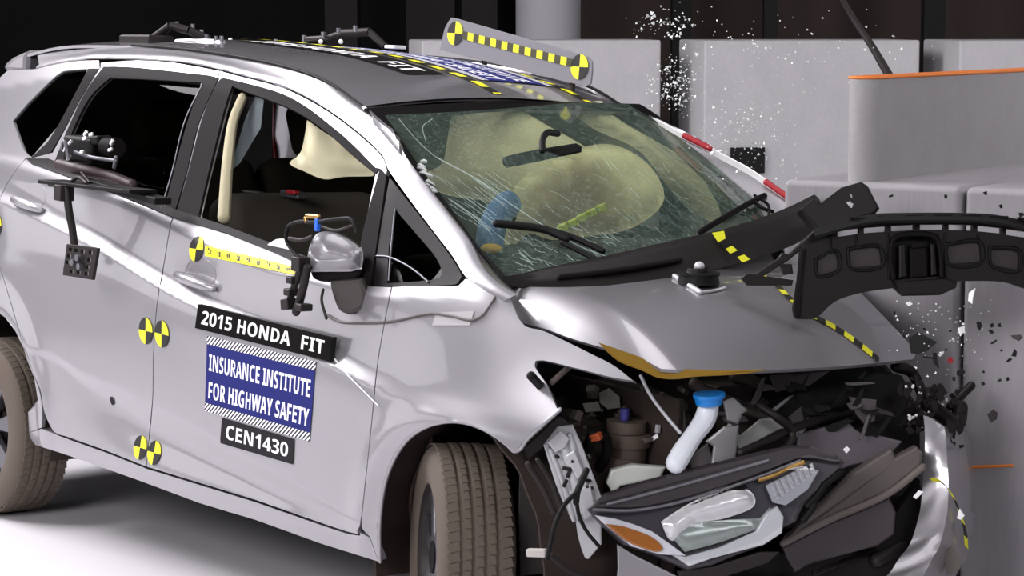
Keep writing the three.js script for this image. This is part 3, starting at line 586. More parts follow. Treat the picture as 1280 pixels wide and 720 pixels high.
{
  const white = phys({ color: 0xd8efe8, roughness: 0.35, transparent: true, opacity: 0.32 }), teal = phys({ color: 0x9fc4bb, roughness: 0.4, transparent: true, opacity: 0.25 });
  const line = (px, w) => stripOn(SHIELD, px.map(([x, y]) => chart(SHIELD, x, y)), w, 0.004);
  const strong = [], fine = [];
  strong.push(line([[498, 150], [522, 178], [545, 198], [570, 212], [600, 228], [628, 246]], 0.004), line([[545, 198], [590, 222], [640, 258], [690, 290], [730, 312], [770, 326]], 0.005), line([[532, 178], [528, 160], [540, 150]], 0.003), line([[560, 250], [590, 270], [612, 290]], 0.004));
  const inside = (px, py, poly) => { let c = false; for (let i = 0, j = poly.length - 1; i < poly.length; j = i++) if ((poly[i][1] > py) !== (poly[j][1] > py) && px < (poly[j][0] - poly[i][0]) * (py - poly[i][1]) / (poly[j][1] - poly[i][1]) + poly[i][0]) c = !c; return c; };
  const area2 = shieldIn.map((p) => p.slice(0, 2));
  const streak = (x, y, len, ang, w, list) => { const pts = []; for (let k = 0; k <= 3; k++) { const t = k / 3; pts.push([x + Math.cos(ang) * len * t + (rnd() - 0.5) * 2, y + Math.sin(ang) * len * t + (rnd() - 0.5) * 2]); } if (pts.every(([a, b]) => inside(a, b, area2))) list.push(line(pts, w)); };
  for (let k = 0; k < 60; k++) streak(535 + rnd() * 90, 215 + rnd() * 70, 12 + rnd() * 28, 0.62 + (rnd() - 0.5) * 0.25, 0.0012 + rnd() * 0.0016, strong);
  for (let k = 0; k < 240; k++) streak(620 + rnd() * 340, 170 + rnd() * 165, 6 + rnd() * 26, 0.6 + (rnd() - 0.5) * 0.7, 0.001 + rnd() * 0.0014, rnd() < 0.2 ? strong : fine);
  for (let k = 0; k < 160; k++) streak(780 + rnd() * 170, 150 + rnd() * 130, 10 + rnd() * 40, 0.62 + (rnd() - 0.5) * 0.35, 0.002 + rnd() * 0.002, fine);
  for (let k = 0; k < 70; k++) streak(640 + rnd() * 130, 280 + rnd() * 60, 5 + rnd() * 18, 0.5 + (rnd() - 0.5) * 0.6, 0.002 + rnd() * 0.002, strong);
  const a = part('crack_lines', strong, white, screen); a.userData.kind = 'stuff';
  const b = part('fine_cracks', fine, teal, screen); b.userData.kind = 'stuff';
  const shards = []; for (let k = 0; k < 9; k++) { const t = k / 9, x = 521 + 18 * t + rnd() * 10, y = 200 + 34 * t + rnd() * 8; const [u, v] = chart(SHIELD, x, y); shards.push(sheet(SHIELD, [[u, v], [u + 0.01 + rnd() * 0.02, v + 0.004], [u + 0.006, v - 0.012 - rnd() * 0.012]], { thick: 0.002, lift: 0.005, cell: 0.1 })); }
  const grains = noiseTexture(256, 256, (u, v) => { const n = noise.noise(u * 70, v * 70, 3.3) + 0.6 * noise.noise(u * 21, v * 21, 8.1); return clamp(0.10 + 0.26 * Math.max(0, n) + (rnd() < 0.03 ? 0.5 : 0), 0, 1); });
  grains.repeat.set(2, 2);
  part('crazed_glass', sheet(SHIELD, under(trace(SHIELD, shieldIn)).map(([u, v]) => [u, v]), { thick: 0, back: false, lift: 0.003, cell: 0.06 }), phys({ color: 0x8fa89a, roughness: 0.6, transparent: true, alphaMap: grains }), screen, 'finely crazed part of the windscreen').userData.kind = 'stuff';
  part('glass_shards', shards, M.fragment, screen).userData.kind = 'stuff';
}

// bonnet, pushed back and lifted at its front
const hoodPx = [[628, 358], [700, 359, 1], [760, 357], [840, 347], [880, 339], [930, 326], [1000, 302], [1040, 330], [1086, 376], [1140, 434, 1], [1141, 449], [1100, 453.5], [1040, 458.5, 1], [960, 462.5, 1], [892, 464.5], [826, 461], [800, 448, 1], [762, 437, 1], [714, 423, 1], [681, 411, 1], [655, 404.5, 1], [641, 399], [634, 378, 1]];
const hood = part('bonnet', panel(HOOD, hoodPx, { thick: 0.012, cell: 0.02, step: 7 }), M.paint, car);
{
  const s = planeSurface(onSurface(826, 464, HOOD.f).add(V(-0.02, -0.01, -0.01)), V(0.75, 0.15, 0.62));
  part('bonnet_underside', slab(s, [[748, 428], [800, 446], [826, 460], [892, 463], [960, 462], [925, 468, 1], [870, 471, 1], [846, 474, 1], [823, 472.5, 1], [803, 463.5, 1], [772, 451, 1]], 0.012), M.gold, hood, 'yellowish bent inner edge of the bonnet');
}
const hoodTape = part('scale_tape', stripOn(HOOD, [[950, 345], [985, 372], [1010, 392], [1040, 408], [1075, 432], [1098, 451]].map(([x, y]) => chart(HOOD, x, y)), 0.020, 0.003), tapeOf(0.05), hood, 'yellow and black scale tape');
// black scuttle panel torn up at its far end
{
  const up = along([[620, 349, -0.06], [660, 340, -0.03], [700, 331, 0], [760, 319, 0.02], [830, 303, 0.04], [890, 290, 0.05], [940, 276, 0.05], [985, 259, 0.05], [1018, 243, 0.05]].map(([x, y, d]) => onX(x, y, d)), 40);
  const lo = along([[626, 357, -0.04], [660, 359, 0.0], [700, 360, 0.04], [760, 358, 0.09], [840, 347, 0.12], [880, 339, 0.13], [930, 326, 0.13], [1000, 301, 0.13], [1036, 275, 0.13]].map(([x, y, d]) => onX(x, y, d)), 40);
  const rows = []; for (let k = 0; k <= 6; k++) rows.push(up.map((p, i) => p.clone().lerp(lo[i], k / 6).add(V(0, 0.012 * Math.sin(k / 6 * Math.PI) - 0.006 * (k === 3), 0))));
  const cowl = part('scuttle_panel', loft(rows, 0.012), M.plastic, car, 'black scuttle panel torn up at its far end');
  const ridge = along([[700, 352, 0.03], [760, 345, 0.075], [830, 334, 0.1], [850, 330, 0.1]].map(([x, y, d]) => onX(x, y, d)), 20);
  part('scuttle_rib', tube(ridge.map((p) => p.clone().add(V(0, 0.012, 0))), 0.008), M.satin, cowl);
  const tapeRow = [[891, 291], [901, 289], [911, 303], [938, 325], [928, 327], [903, 306]];
  const s = planeSurface(onX(912, 306, 0.105).add(V(0.004, 0.012, 0.004)), V(0.75, 0.35, 0.6));
  part('scale_tape', [[[890, 291], [905, 288.5], [907, 298], [898, 303]], [[907, 311], [915, 307], [922, 313], [913, 317]], [[922, 321], [930, 318], [938, 324], [928, 328]]].map((q) => slab(s, q, 0.003, { bevel: 0.0005 })), M.yellow, cowl, 'yellow squares of tape');
  part('tape_gap', [[[898, 303], [907, 300], [914, 307], [907, 311]], [[914, 317], [922, 313], [929, 318], [922, 321]]].map((q) => slab(s, q, 0.003, { bevel: 0.0005 })), M.black, cowl);
  const e = planeSurface(onX(1050, 255, 0.36), V(0.72, 0.2, 0.6));
  part('torn_bracket', slab(e, [[1000, 262], [1016, 248], [1027, 253], [1052, 234], [1077, 226.6], [1085, 232], [1100, 260], [1094, 268], [1050, 282], [1024, 290]], 0.09, { bevel: 0.008 }), M.plastic, cowl);
  const bits = []; for (let k = 0; k < 26; k++) { const p = onX(1062 + rnd() * 30, 232 + rnd() * 38, 0.375), a = 0.003 + rnd() * 0.005; bits.push(box(p, a * 2.4, a, a * 1.6, turn(rnd() * 3, rnd() * 3, rnd() * 3), 0.0005)); }
  part('metal_clips', bits, M.zinc, cowl).userData.kind = 'stuff';
}
// wipers
{
  const w = (list, r, d = 0.02) => tube(list.map(([x, y]) => onSurface(x, y, SHIELD.f).add(V(d * 0.8, d, d * 0.3))), r);
  const a = part('wiper', w([[618, 288], [650, 291], [680, 296], [705, 307]], 0.011), M.black, car);
  part('wiper_arm', [w([[690, 298], [715, 306], [750, 322]], 0.009), w([[700, 312], [720, 322], [738, 332]], 0.007), w([[636, 288], [641, 281]], 0.004)], M.trim, a);
  const b = part('wiper', w([[872, 298], [905, 278], [938, 259], [952, 252]], 0.009), M.satin, car);
  part('wiper_arm', [w([[938, 259], [950, 268], [962, 272]], 0.006), w([[940, 252], [955, 262], [958, 276]], 0.005)], M.black, b);
}

// ---- door furniture
function handle(cx, cy, parent) {                         // recess and grip, in the car's own metres
  const bowl = [], n = 20; for (let k = 0; k < n; k++) { const a = k / n * 2 * Math.PI; bowl.push([cx + 0.015 + 0.085 * Math.cos(a), cy + 0.012 + 0.045 * Math.sin(a)]); }
  part('handle_recess', sheet(SIDE, bowl, { thick: 0.002, lift: 0.0008, cell: 0.012, bump: (u, v) => -0.004 * Math.max(0, 1 - ((u - cx - 0.015) / 0.085) ** 2 - ((v - cy - 0.012) / 0.045) ** 2) }), M.paint, parent);
  const pts = []; for (let k = 0; k <= 12; k++) { const t = k / 12, u = cx - 0.1 + 0.205 * t, v = cy - 0.004 - 0.018 * t + 0.004 * Math.sin(t * Math.PI); pts.push(SIDE.P(u, v).add(V(0, 0, 0.010 + 0.022 * Math.sin(t * Math.PI) ** 0.6))); }
  part('door_handle', tube(pts, 0.014, { seg: 40, round: 12, taper: (t) => 0.8 + 0.35 * Math.sin(t * Math.PI) }), M.paint, parent);
}
{ const a = chart(SIDE, 247, 346), b = chart(SIDE, 39, 250); handle(a[0], a[1], frontDoor); handle(b[0], b[1], rearDoor); }
const sticker = (px, py, r, parent) => { const [u, v] = chart(SIDE, px, py); part('target_sticker', disc(SIDE, u, v, r, 0.003), M.target, parent, 'round yellow and black target sticker'); };
sticker(183, 413.5, 0.041, rearDoor); sticker(203, 417.5, 0.041, frontDoor); sticker(176, 559.5, 0.037, rearDoor); sticker(193.5, 566, 0.037, frontDoor); sticker(246, 311.5, 0.037, frontDoor); sticker(-3, 281, 0.037, rearDoor);
{
  const yellowTape = canvasTexture(512, 48, (g) => { g.fillStyle = '#ecea2a'; g.fillRect(0, 0, 512, 48); g.fillStyle = '#2a2818'; for (let k = 0; k < 9; k++) { const x = 18 + k * 56; g.fillRect(x, 6 + (k % 3) * 5, 8, 14); g.fillRect(x + 10, 14, 9, 18 + (k % 2) * 6); g.fillRect(x + 2, 30, 6, 8); } g.fillStyle = 'rgba(30,28,16,0.5)'; for (let k = 0; k < 9; k++) g.fillRect(k * 56 + 40, 0, 3, 48); });
  part('scale_tape', print4(SIDE, [[257, 307], [369, 334], [369, 344], [257, 320]], 20, 2, 0.0022), std(0xffffff, 0.6, 0, { map: yellowTape }), frontDoor, 'yellow scale tape with black marks');
  const bolt = chart(SIDE, 141, 501); part('dark_mark', disc(SIDE, bolt[0], bolt[1], 0.014, 0.002, 12), M.black, rearDoor, 'small dark patch');
}
const lettering = (w, h, draw) => phys({ color: 0xffffff, roughness: 0.85, specularIntensity: 0.2, map: canvasTexture(w, h, draw) });
const fit = (g, text, x, y, w, size, weight = 'bold') => { g.font = weight + ' ' + size + 'px sans-serif'; const m = g.measureText(text).width; g.save(); g.translate(x, y); g.scale(w / m, 1); g.fillText(text, 0, 0); g.restore(); };
const yearPlate = lettering(1024, 192, (g, w, h) => { g.fillStyle = '#0c0a0a'; g.fillRect(0, 0, w, h); g.fillStyle = '#f4f4f4'; fit(g, '2015 HONDA', 40, 148, 690, 150); fit(g, 'FIT', 800, 148, 175, 150); });
const instPlate = lettering(1024, 768, (g, w, h) => {
  g.fillStyle = '#2a2f6e'; g.fillRect(0, 0, w, h); g.fillStyle = '#f2f2f4';
  for (const y of [0, h - 84]) { g.save(); g.beginPath(); g.rect(0, y, w, 84); g.clip(); g.fillStyle = '#34333c'; g.fillRect(0, y, w, 84); g.fillStyle = '#f0f0f2'; for (let k = -3; k < 40; k++) { g.beginPath(); g.moveTo(k * 30, y + 84); g.lineTo(k * 30 + 16, y + 84); g.lineTo(k * 30 + 66, y); g.lineTo(k * 30 + 50, y); g.closePath(); g.fill(); } g.restore(); }
  g.fillStyle = '#f6f6fa'; fit(g, 'INSURANCE INSTITUTE', 24, 348, 976, 232); fit(g, 'FOR HIGHWAY SAFETY', 24, 628, 976, 232);
});
const testPlate = lettering(768, 256, (g, w, h) => { g.fillStyle = '#2b292c'; g.fillRect(0, 0, w, h); g.fillStyle = '#f4f4f4'; fit(g, 'CEN1430', 48, 196, 670, 196); });
{
  const f = planeSurface(V(0, 0, 0.852), V(0, 0, 1)), c = [[248, 380], [416, 421.5], [413, 452], [244, 410]];
  part('plate_backing', slab(f, c, 0.014, { bevel: 0.001, step: 40 }), M.black, frontDoor);
  part('lettered_plate', print4(f, c, 8, 2, 0.0012), yearPlate, frontDoor, 'black plate with the year and model in white letters');
}
part('lettered_plate', print4(SIDE, [[259.5, 419.5], [396, 452], [387.5, 552], [256.5, 513.5]], 20, 14, 0.002), instPlate, frontDoor, 'blue plate with the institute name and striped edges');
part('lettered_plate', print4(SIDE, [[278.5, 522], [368.5, 549], [367, 580.5], [276.5, 553.5]], 12, 6, 0.003), testPlate, frontDoor, 'dark grey plate with the test number');
part('tape_scratch', stripOn(SIDE, [[398, 427], [430, 462], [474, 507]].map(([x, y]) => chart(SIDE, x, y)), 0.004, 0.0035), M.white, frontDoor, 'thin white thread across the door');
// markings on the roof
{
  part('lettered_plate', printUV(ROOF, [[-2.1, -0.05], [-1.12, -0.05], [-1.12, -0.19], [-2.1, -0.19]], 24, 4, 0.003), yearPlate, car);
  part('lettered_plate', printUV(ROOF, [[-1.85, 0.34], [-1.05, 0.34], [-1.05, 0.04], [-1.85, 0.04]], 24, 8, 0.003), instPlate, car);
  part('scale_tape', stripOn(ROOF, [[-2.35, 0.0], [-1.6, 0.0], [-0.91, 0.0]], 0.03, 0.004), tapeOf(0.11), car, 'yellow and black scale tape along the roof');
  part('scale_tape', stripOn(ROOF, [[-1.25, 0.36], [-0.9, 0.36]], 0.03, 0.004), tapeOf(0.11), car);
}
// wire taped to the wing
{
  const p = (x, y) => onSurface(x, y, SIDE.f).add(V(0, 0, 0.005));
  part('wire', tube([p(410, 394), p(425, 402), p(450, 404), p(490, 402), p(540, 392), p(565, 395), p(592, 400), p(605, 394), p(618, 376), onZ(628, 358, 0.70)], 0.0035, { seg: 80 }), std(0x55504f, 0.6), car, 'thin grey wire taped to the wing');
  part('tape_patch', panel(SIDE, [[546, 391], [593, 389], [588, 407], [541, 407]], { thick: 0.0005, lift: 0.0025, cell: 0.03 }), std(0xa9a6a8, 0.55), car, 'grey tape patch');
}

// ---- wheels
function makeWheel(centre, steer) {
  const Q = new THREE.Matrix4().makeRotationY(steer).setPosition(centre.x, centre.y, centre.z), T = (g) => g.applyMatrix4(Q);   // axle along z, outer face towards +z
  const prof = [], R = 0.298, hw = 0.094, add = (r, z) => prof.push(new THREE.Vector2(r, z));
  add(0.192, -hw + 0.006); add(0.20, -hw - 0.002); add(0.24, -hw - 0.008); add(0.272, -hw - 0.002); add(0.288, -hw + 0.010); add(R - 0.002, -hw + 0.024);
  for (const zc of [-0.047, -0.016, 0.016, 0.047]) { add(R, zc - 0.0055); add(R - 0.007, zc - 0.004); add(R - 0.007, zc + 0.004); add(R, zc + 0.0055); }
  add(R - 0.002, hw - 0.024); add(0.288, hw - 0.010); add(0.272, hw + 0.002); add(0.24, hw + 0.008); add(0.20, hw + 0.002); add(0.192, hw - 0.006);
  const tyre = new THREE.LatheGeometry(prof, 96); tyre.rotateX(Math.PI / 2);
  const w = new THREE.Group(); w.name = 'wheel'; car.add(w);
  const blocks = []; for (let k = 0; k < 72; k++) for (const [zc, ww, off] of [[-0.068, 0.030, 0], [0.068, 0.030, 0.5], [-0.0315, 0.016, 0.3], [0.0315, 0.016, 0.8], [0, 0.016, 0.1]]) { const a = (k + off) / 72 * 2 * Math.PI, g = new THREE.BoxGeometry(0.0232, 0.004, ww); g.rotateY(0.25); g.translate(0, R + 0.0005 - (Math.abs(zc) > 0.05 ? 0.002 : 0), zc); g.rotateZ(a); blocks.push(g); }
  part('tyre', [T(tyre), ...blocks.map(T)], M.rubber, w);
  const rp = [[0.196, -0.085], [0.19, -0.07], [0.178, -0.06], [0.176, 0.04], [0.186, 0.066], [0.196, 0.086], [0.190, 0.088], [0.18, 0.07], [0.170, 0.045]].map(([r, z]) => new THREE.Vector2(r, z));
  const rim = new THREE.LatheGeometry(rp, 64); rim.rotateX(Math.PI / 2);
  const disc0 = new THREE.LatheGeometry([[0.001, 0.062], [0.03, 0.064], [0.035, 0.05], [0.07, 0.04], [0.075, 0.03], [0.075, 0.0], [0.14, 0.0], [0.172, 0.02]].map(([r, z]) => new THREE.Vector2(r, z)), 48); disc0.rotateX(Math.PI / 2);
  part('rim', [T(rim)], M.darksteel, w);
  part('brake_disc', [T(disc0)], M.darksteel, w);
  const sp = []; for (let k = 0; k < 7; k++) { const a = k / 7 * 2 * Math.PI + 0.2, s = new THREE.Shape([[0.035, -0.022], [0.10, -0.016], [0.178, -0.030], [0.178, 0.030], [0.10, 0.016], [0.035, 0.022]].map(([x, y]) => new THREE.Vector2(x, y))); const g = new THREE.ExtrudeGeometry(s, { depth: 0.018, bevelEnabled: true, bevelSize: 0.004, bevelThickness: 0.004, bevelSegments: 2 }); g.rotateZ(a); g.translate(0, 0, 0.052); sp.push(T(g)); }
  sp.forEach((g) => part('spoke', g, M.steel, w));
  const hub = new THREE.CylinderGeometry(0.042, 0.046, 0.026, 28); hub.rotateX(Math.PI / 2); hub.translate(0, 0, 0.066); part('hub_cap', T(hub), M.satin, w);
  return w;
}
makeWheel(V(-0.055, 0.282, 0.735), -0.50); makeWheel(V(-2.59, 0.229, 0.75), 0); makeWheel(V(-2.53, 0.29, -0.74), Math.PI);
// wheel housings
{
  const arch = (x, z0, z1, r, y) => { const rows = []; for (let j = 0; j <= 6; j++) { const row = []; for (let k = 0; k <= 40; k++) { const a = -0.35 + (Math.PI + 0.7) * k / 40, rr = r + 0.006 * (k % 4 < 2 ? 1 : 0); row.push(V(x + rr * Math.cos(a), y + rr * Math.sin(a), lerp(z0, z1, j / 6))); } rows.push(row); } return loft(rows, 0.006); };
  part('wheel_housing', [arch(0.0, 0.80, 0.42, 0.36, 0.30), box(V(0, 0.45, 0.40), 0.8, 0.6, 0.02)], M.liner, car);
  part('wheel_housing', [arch(-2.53, 0.80, 0.42, 0.36, 0.30), box(V(-2.53, 0.5, 0.40), 0.8, 0.6, 0.02)], M.liner, car);
  const p = []; for (const x of [-0.36, -0.33, -0.29]) p.push(tube([V(x + 0.0, 0.25, 0.66), V(x + 0.03, 0.40, 0.70), V(x + 0.14, 0.57, 0.72)], 0.006)); part('liner_rib', p, std(0x4a3a30, 0.8), car);
  part('underbody', [box(V(-1.3, 0.22, 0), 3.6, 0.08, 1.3), box(V(-0.55, 0.55, 0), 0.06, 0.7, 1.45), box(V(-2.95, 0.4, 0), 0.45, 0.3, 1.2)], M.underside, car);
}

// ---- cabin
{
  part('dashboard', [tube([V(-0.42, 0.93, -0.66), V(-0.36, 0.96, -0.36), V(-0.34, 0.97, 0), V(-0.36, 0.96, 0.36), V(-0.42, 0.93, 0.66)], 0.11, { seg: 40, round: 14 }), box(V(-0.2, 0.93, 0), 0.36, 0.05, 1.25), box(V(-0.42, 0.72, 0), 0.25, 0.36, 1.3, null, 0.05)], std(0x23231f, 0.8), car);
  const seat = (x, z, w = 0.5, recline = 0.32, head = 1) => {
    const s = new THREE.Group(); s.name = 'seat'; car.add(s);
    part('seat_cushion', new RoundedBoxGeometry(0.52, 0.16, w, 4, 0.06).translate(x + 0.2, 0.50, z), M.seatcloth, s);
    part('backrest', new RoundedBoxGeometry(0.15, 0.66, w, 4, 0.06).applyMatrix4(new THREE.Matrix4().makeRotationZ(recline)).translate(x - 0.14, head ? 0.86 : 0.80, z), M.seatcloth, s);
    if (head) part('headrest', new RoundedBoxGeometry(0.10, 0.20, 0.27, 4, 0.045).applyMatrix4(new THREE.Matrix4().makeRotationZ(recline)).translate(x - 0.30, 1.27, z), M.seatcloth, s);
  };
  seat(-1.25, 0.34, 0.6, 0.32, 0); seat(-1.05, -0.36); seat(-2.0, 0.32, 0.6, 0.4); seat(-2.0, -0.32, 0.6, 0.4);
  // deployed bags
  const bagMat = M.airbag, sooty = std(0xffffff, 0.9, 0, { map: noiseTexture(256, 256, (u, v) => {
    const d = Math.hypot((u - 0.5) / 0.22, (v - 0.52) / 0.16), n = noise.noise(u * 9, v * 9, 5.5) * 0.5 + noise.noise(u * 30, v * 30, 2.5) * 0.3, k = clamp(1.15 - d + n, 0, 1) * 0.8;
    return [lerp(0.89, 0.50, k), lerp(0.87, 0.42, k), lerp(0.70, 0.33, k)];
  }, { srgb: true }) });
  sooty.map.offset.set(0.37, 0.46);
  const pillow = (px, p0, n, puff) => panel(planeSurface(p0, n), px, { puff, thick: 0.004, cell: 0.03, step: 8, bump: (u, v) => 0.008 * noise.noise(u * 14, v * 14, 2.2) });
  part('curtain_airbag', pillow([[566, 130], [625, 128, 1], [690, 160, 1], [740, 195, 1], [700, 235, 1], [640, 258, 1], [600, 250, 1], [570, 246, 1], [545, 238, 1], [530, 218, 1], [552, 205, 1], [560, 170, 1]], V(-1.0, 1.2, 0.12), V(0.8, 0.1, 0.6), 0.05), bagMat, car);
  part('curtain_airbag', pillow([[384, 150], [405, 165, 1], [440, 188, 1], [470, 215, 1], [466, 220, 1], [430, 221, 1], [405, 224, 1], [380, 214, 1], [362, 204, 1], [376, 190, 1]], V(-0.9, 1.22, 0.46), V(0.7, 0.1, 0.7), 0.03), bagMat, car);
  part('passenger_airbag', pillow([[632, 262], [650, 225, 1], [700, 195, 1], [760, 180, 1], [810, 205, 1], [830, 250, 1], [790, 285, 1], [730, 296, 1], [690, 300, 1], [660, 292, 1], [636, 318], [630, 300, 1]], V(-0.78, 1.05, -0.05), V(0.8, 0.15, 0.58), 0.07), sooty, car, 'deployed bag with a brown smudge');
  part('curtain_airbag', pillow([[700, 128], [752, 126], [775, 150, 1], [860, 200, 1], [930, 250, 1], [900, 280, 1], [850, 250, 1], [800, 190, 1], [740, 160, 1]], V(-0.8, 1.2, -0.55), V(0.8, 0.1, 0.6), 0.04), bagMat, car);
  part('curtain_airbag', sheet(planeSurface(V(-1.4, 1.27, -0.60), V(0, -0.3, 1)), [[-1.5, -0.13], [0.45, -0.2], [0.45, 0.1], [0.2, 0.16], [-1.5, 0.16]], { puff: 0.03, thick: 0.004, cell: 0.05 }), M.airbag, car);
  for (const x of [318, 366]) part('belt_clip', box(onZ(x, 243, 0.42), 0.10, 0.022, 0.03), M.steel, car);
  part('red_tag', box(onZ(366, 240, 0.44), 0.05, 0.012, 0.02), M.red, car);
  // blue padded piece with a yellow tip, seen low in the windscreen
  const bl = (px, py, x) => onX(px, py, x);
  part('blue_pad', tube([bl(634, 256, -0.42), bl(622, 270, -0.38), bl(614, 288, -0.34), bl(612, 306, -0.32)], 0.040, { seg: 30, round: 14 }), std(0x3a5f92, 0.8), car, 'blue rounded pad behind the windscreen');
  const tip = new THREE.SphereGeometry(0.03, 20, 14); tip.scale(1, 0.5, 1); const tp = bl(614, 311, -0.29); part('yellow_tip', tip.translate(tp.x, tp.y, tp.z), std(0xc8a030, 0.6), car);
  part('dash_tape', [[704, 284], [716, 279], [728, 272], [740, 266], [752, 260]].map(([x, y], k) => box(onX(x, y, -0.30), 0.03, 0.02, 0.03, turn(0.2, 0.7, 0.3), 0.003)), std(0x9aa52a, 0.6), car, 'yellow squares of tape on the dashboard');
  // mirror on the windscreen
  const ms = planeSurface(V(-0.52, 1.30, 0.02), V(0.75, 0.05, 0.65));
  const mir = part('rear_view_mirror', slab(ms, [[629, 206], [629, 197, 1], [650, 191], [672, 186.5], [720, 179], [727, 183, 1], [727, 190, 1], [700, 196], [678, 201], [633, 210]], 0.03, { bevel: 0.006 }), M.black, car);
  part('mirror_stalk', tube([onX(678, 188, -0.53), onX(678, 176, -0.55), onX(684, 166, -0.58), onX(697, 167, -0.6)], 0.01), M.black, mir);
  // headlining, rear shelf, inner pillar, belt
  part('headlining', sheet(ROOF, [[-2.9, -0.48], [-0.95, -0.48], [-0.95, 0.48], [-2.9, 0.48]], { thick: 0.01, lift: -0.05, cell: 0.1 }), M.cream, car);
  part('inner_pillar', tube([onZ(303, 122, 0.60), onZ(292, 150, 0.63), onZ(285, 200, 0.68), onZ(280, 272, 0.72)], 0.018, { taper: (t) => 0.8 + 0.3 * t }), M.cream, car);
  part('seat_belt', loft([[[320, 118], [330, 122]], [[306, 150], [326, 160]], [[294, 190], [314, 180]], [[288, 214], [300, 204]]].map((r) => r.map(([x, y]) => onZ(x, y, 0.55)))), std(0x8c979b, 0.8), car);
}

// ---- torn front of the car
const face = V(0.77, 0.10, 0.63);
const FP = (x, y, z) => planeSurface(V(x, y, z), face);
{
  // dark inner structure
  const bay = new THREE.Group(); bay.name = 'engine_bay'; car.add(bay);
  part('bulkhead', [box(V(-0.12, 0.62, 0.0), 0.05, 0.66, 1.25), box(V(0.12, 0.42, 0.0), 0.7, 0.05, 1.1)], M.underside, bay);
  const eng = FP(0.12, 0.68, 0.22);
  part('engine_block', [slab(eng, [[690, 500], [760, 470], [800, 480], [850, 500], [900, 540], [880, 600], [760, 606], [700, 560]], 0.25, { bevel: 0.01 }), box(V(0.1, 0.60, -0.1), 0.35, 0.3, 0.5)], std(0x3b332f, 0.6), bay);
  const e2 = FP(0.25, 0.7, 0.35);
  part('strut_mount', [slab(e2, [[749, 492], [762, 486], [775, 496], [776, 510], [760, 512], [750, 504]], 0.04), slab(e2, [[728, 505], [748, 502], [752, 514], [732, 516]], 0.03)], std(0x9a9690, 0.5, 0.2), bay);
  const ring = (px, py, rx, ry, h, m, d = 0.26) => { const c = onX(px, py, d), g = new THREE.CylinderGeometry(rx, rx * 0.95, h, 24); g.translate(c.x, c.y, c.z); return g; };
  part('fluid_reservoir', [ring(783, 533, 0.052, 0, 0.03), ring(785, 549, 0.060, 0, 0.035), ring(784, 565, 0.05, 0, 0.03), ring(780, 580, 0.055, 0, 0.04)], std(0x5a4e46, 0.5), bay);
  part('reservoir_band', [ring(790, 546, 0.062, 0, 0.012)], std(0x7d7974, 0.5), bay);
  part('coil_cap', [ring(781, 518, 0.012, 0, 0.03)], std(0x3b3a86, 0.5), bay);
  part('pump_body', [slab(FP(0.3, 0.65, 0.3), [[818, 528], [838, 516], [856, 512], [858, 545], [846, 580], [822, 578]], 0.05, { bevel: 0.006 })], std(0x8a8480, 0.5, 0.1), bay);
  part('round_hose', [tube([onX(735, 560, 0.28), onX(742, 543, 0.3), onX(756, 545, 0.3), onX(757, 570, 0.28), onX(745, 590, 0.25)], 0.014), tube([onX(664, 470, 0.3), onX(690, 500, 0.25), onX(706, 525, 0.25), onX(716, 560, 0.22)], 0.012)], M.black, bay);
  part('orange_plug', box(onX(745, 546, 0.31), 0.03, 0.02, 0.02, turn(0.3, 0.4, 0.2)), std(0xb5542a, 0.5), bay);
  const bits = []; for (let k = 0; k < 70; k++) { const p = onX(712 + rnd() * 150, 485 + rnd() * 110, 0.12 + rnd() * 0.12), a = 0.006 + rnd() * 0.016; bits.push(box(p, a, a * (0.5 + rnd()), a * 1.5, turn(rnd() * 3, rnd() * 3, rnd() * 3), 0.002)); }
  part('engine_fittings', bits, std(0x5a524d, 0.5, 0.2), bay).userData.kind = 'stuff';
  const bits2 = []; for (let k = 0; k < 24; k++) { const p = onX(818 + rnd() * 50, 520 + rnd() * 60, 0.3 + rnd() * 0.04), a = 0.004 + rnd() * 0.008; bits2.push(box(p, a, a * 2, a, turn(rnd() * 3, rnd() * 3, rnd() * 3), 0.001)); }
  part('bolts', bits2, M.zinc, bay).userData.kind = 'stuff';
  part('stay_rod', tube([onX(801, 470, 0.42), onX(812, 492, 0.44), onX(826, 512, 0.46), onX(850, 541, 0.5)], 0.0045), M.zinc, bay);
  part('cross_pipe', [tube([onX(690, 478, 0.25), onX(712, 458, 0.25)], 0.008), tube([onX(868, 480, 0.3), onX(905, 500, 0.33), onX(960, 520, 0.35)], 0.016), tube([onX(920, 470, 0.25), onX(990, 490, 0.3), onX(1060, 470, 0.28)], 0.02)], std(0x5a514c, 0.6), bay);
}
{
  // washer filler with blue cap
  const n = part('filler_neck', tube([onX(886, 507, 0.52), onX(881, 524, 0.52), onX(868, 543, 0.52), onX(855, 562, 0.52), onX(845, 579, 0.52)], 0.027, { seg: 30, round: 16, taper: (t) => 0.95 + 0.12 * Math.sin(t * 9) * 0.4 }), M.whiteplastic, car, 'white ribbed washer filler neck');
  const c = onX(886, 499, 0.525), g = new THREE.CylinderGeometry(0.037, 0.033, 0.026, 28); g.rotateX(0.12); g.translate(c.x, c.y, c.z);
  const g2 = new THREE.CylinderGeometry(0.040, 0.040, 0.010, 28); g2.rotateX(0.12); g2.translate(c.x, c.y + 0.010, c.z);
  part('filler_cap', [g, g2], M.blueplastic, n, 'blue cap');
}
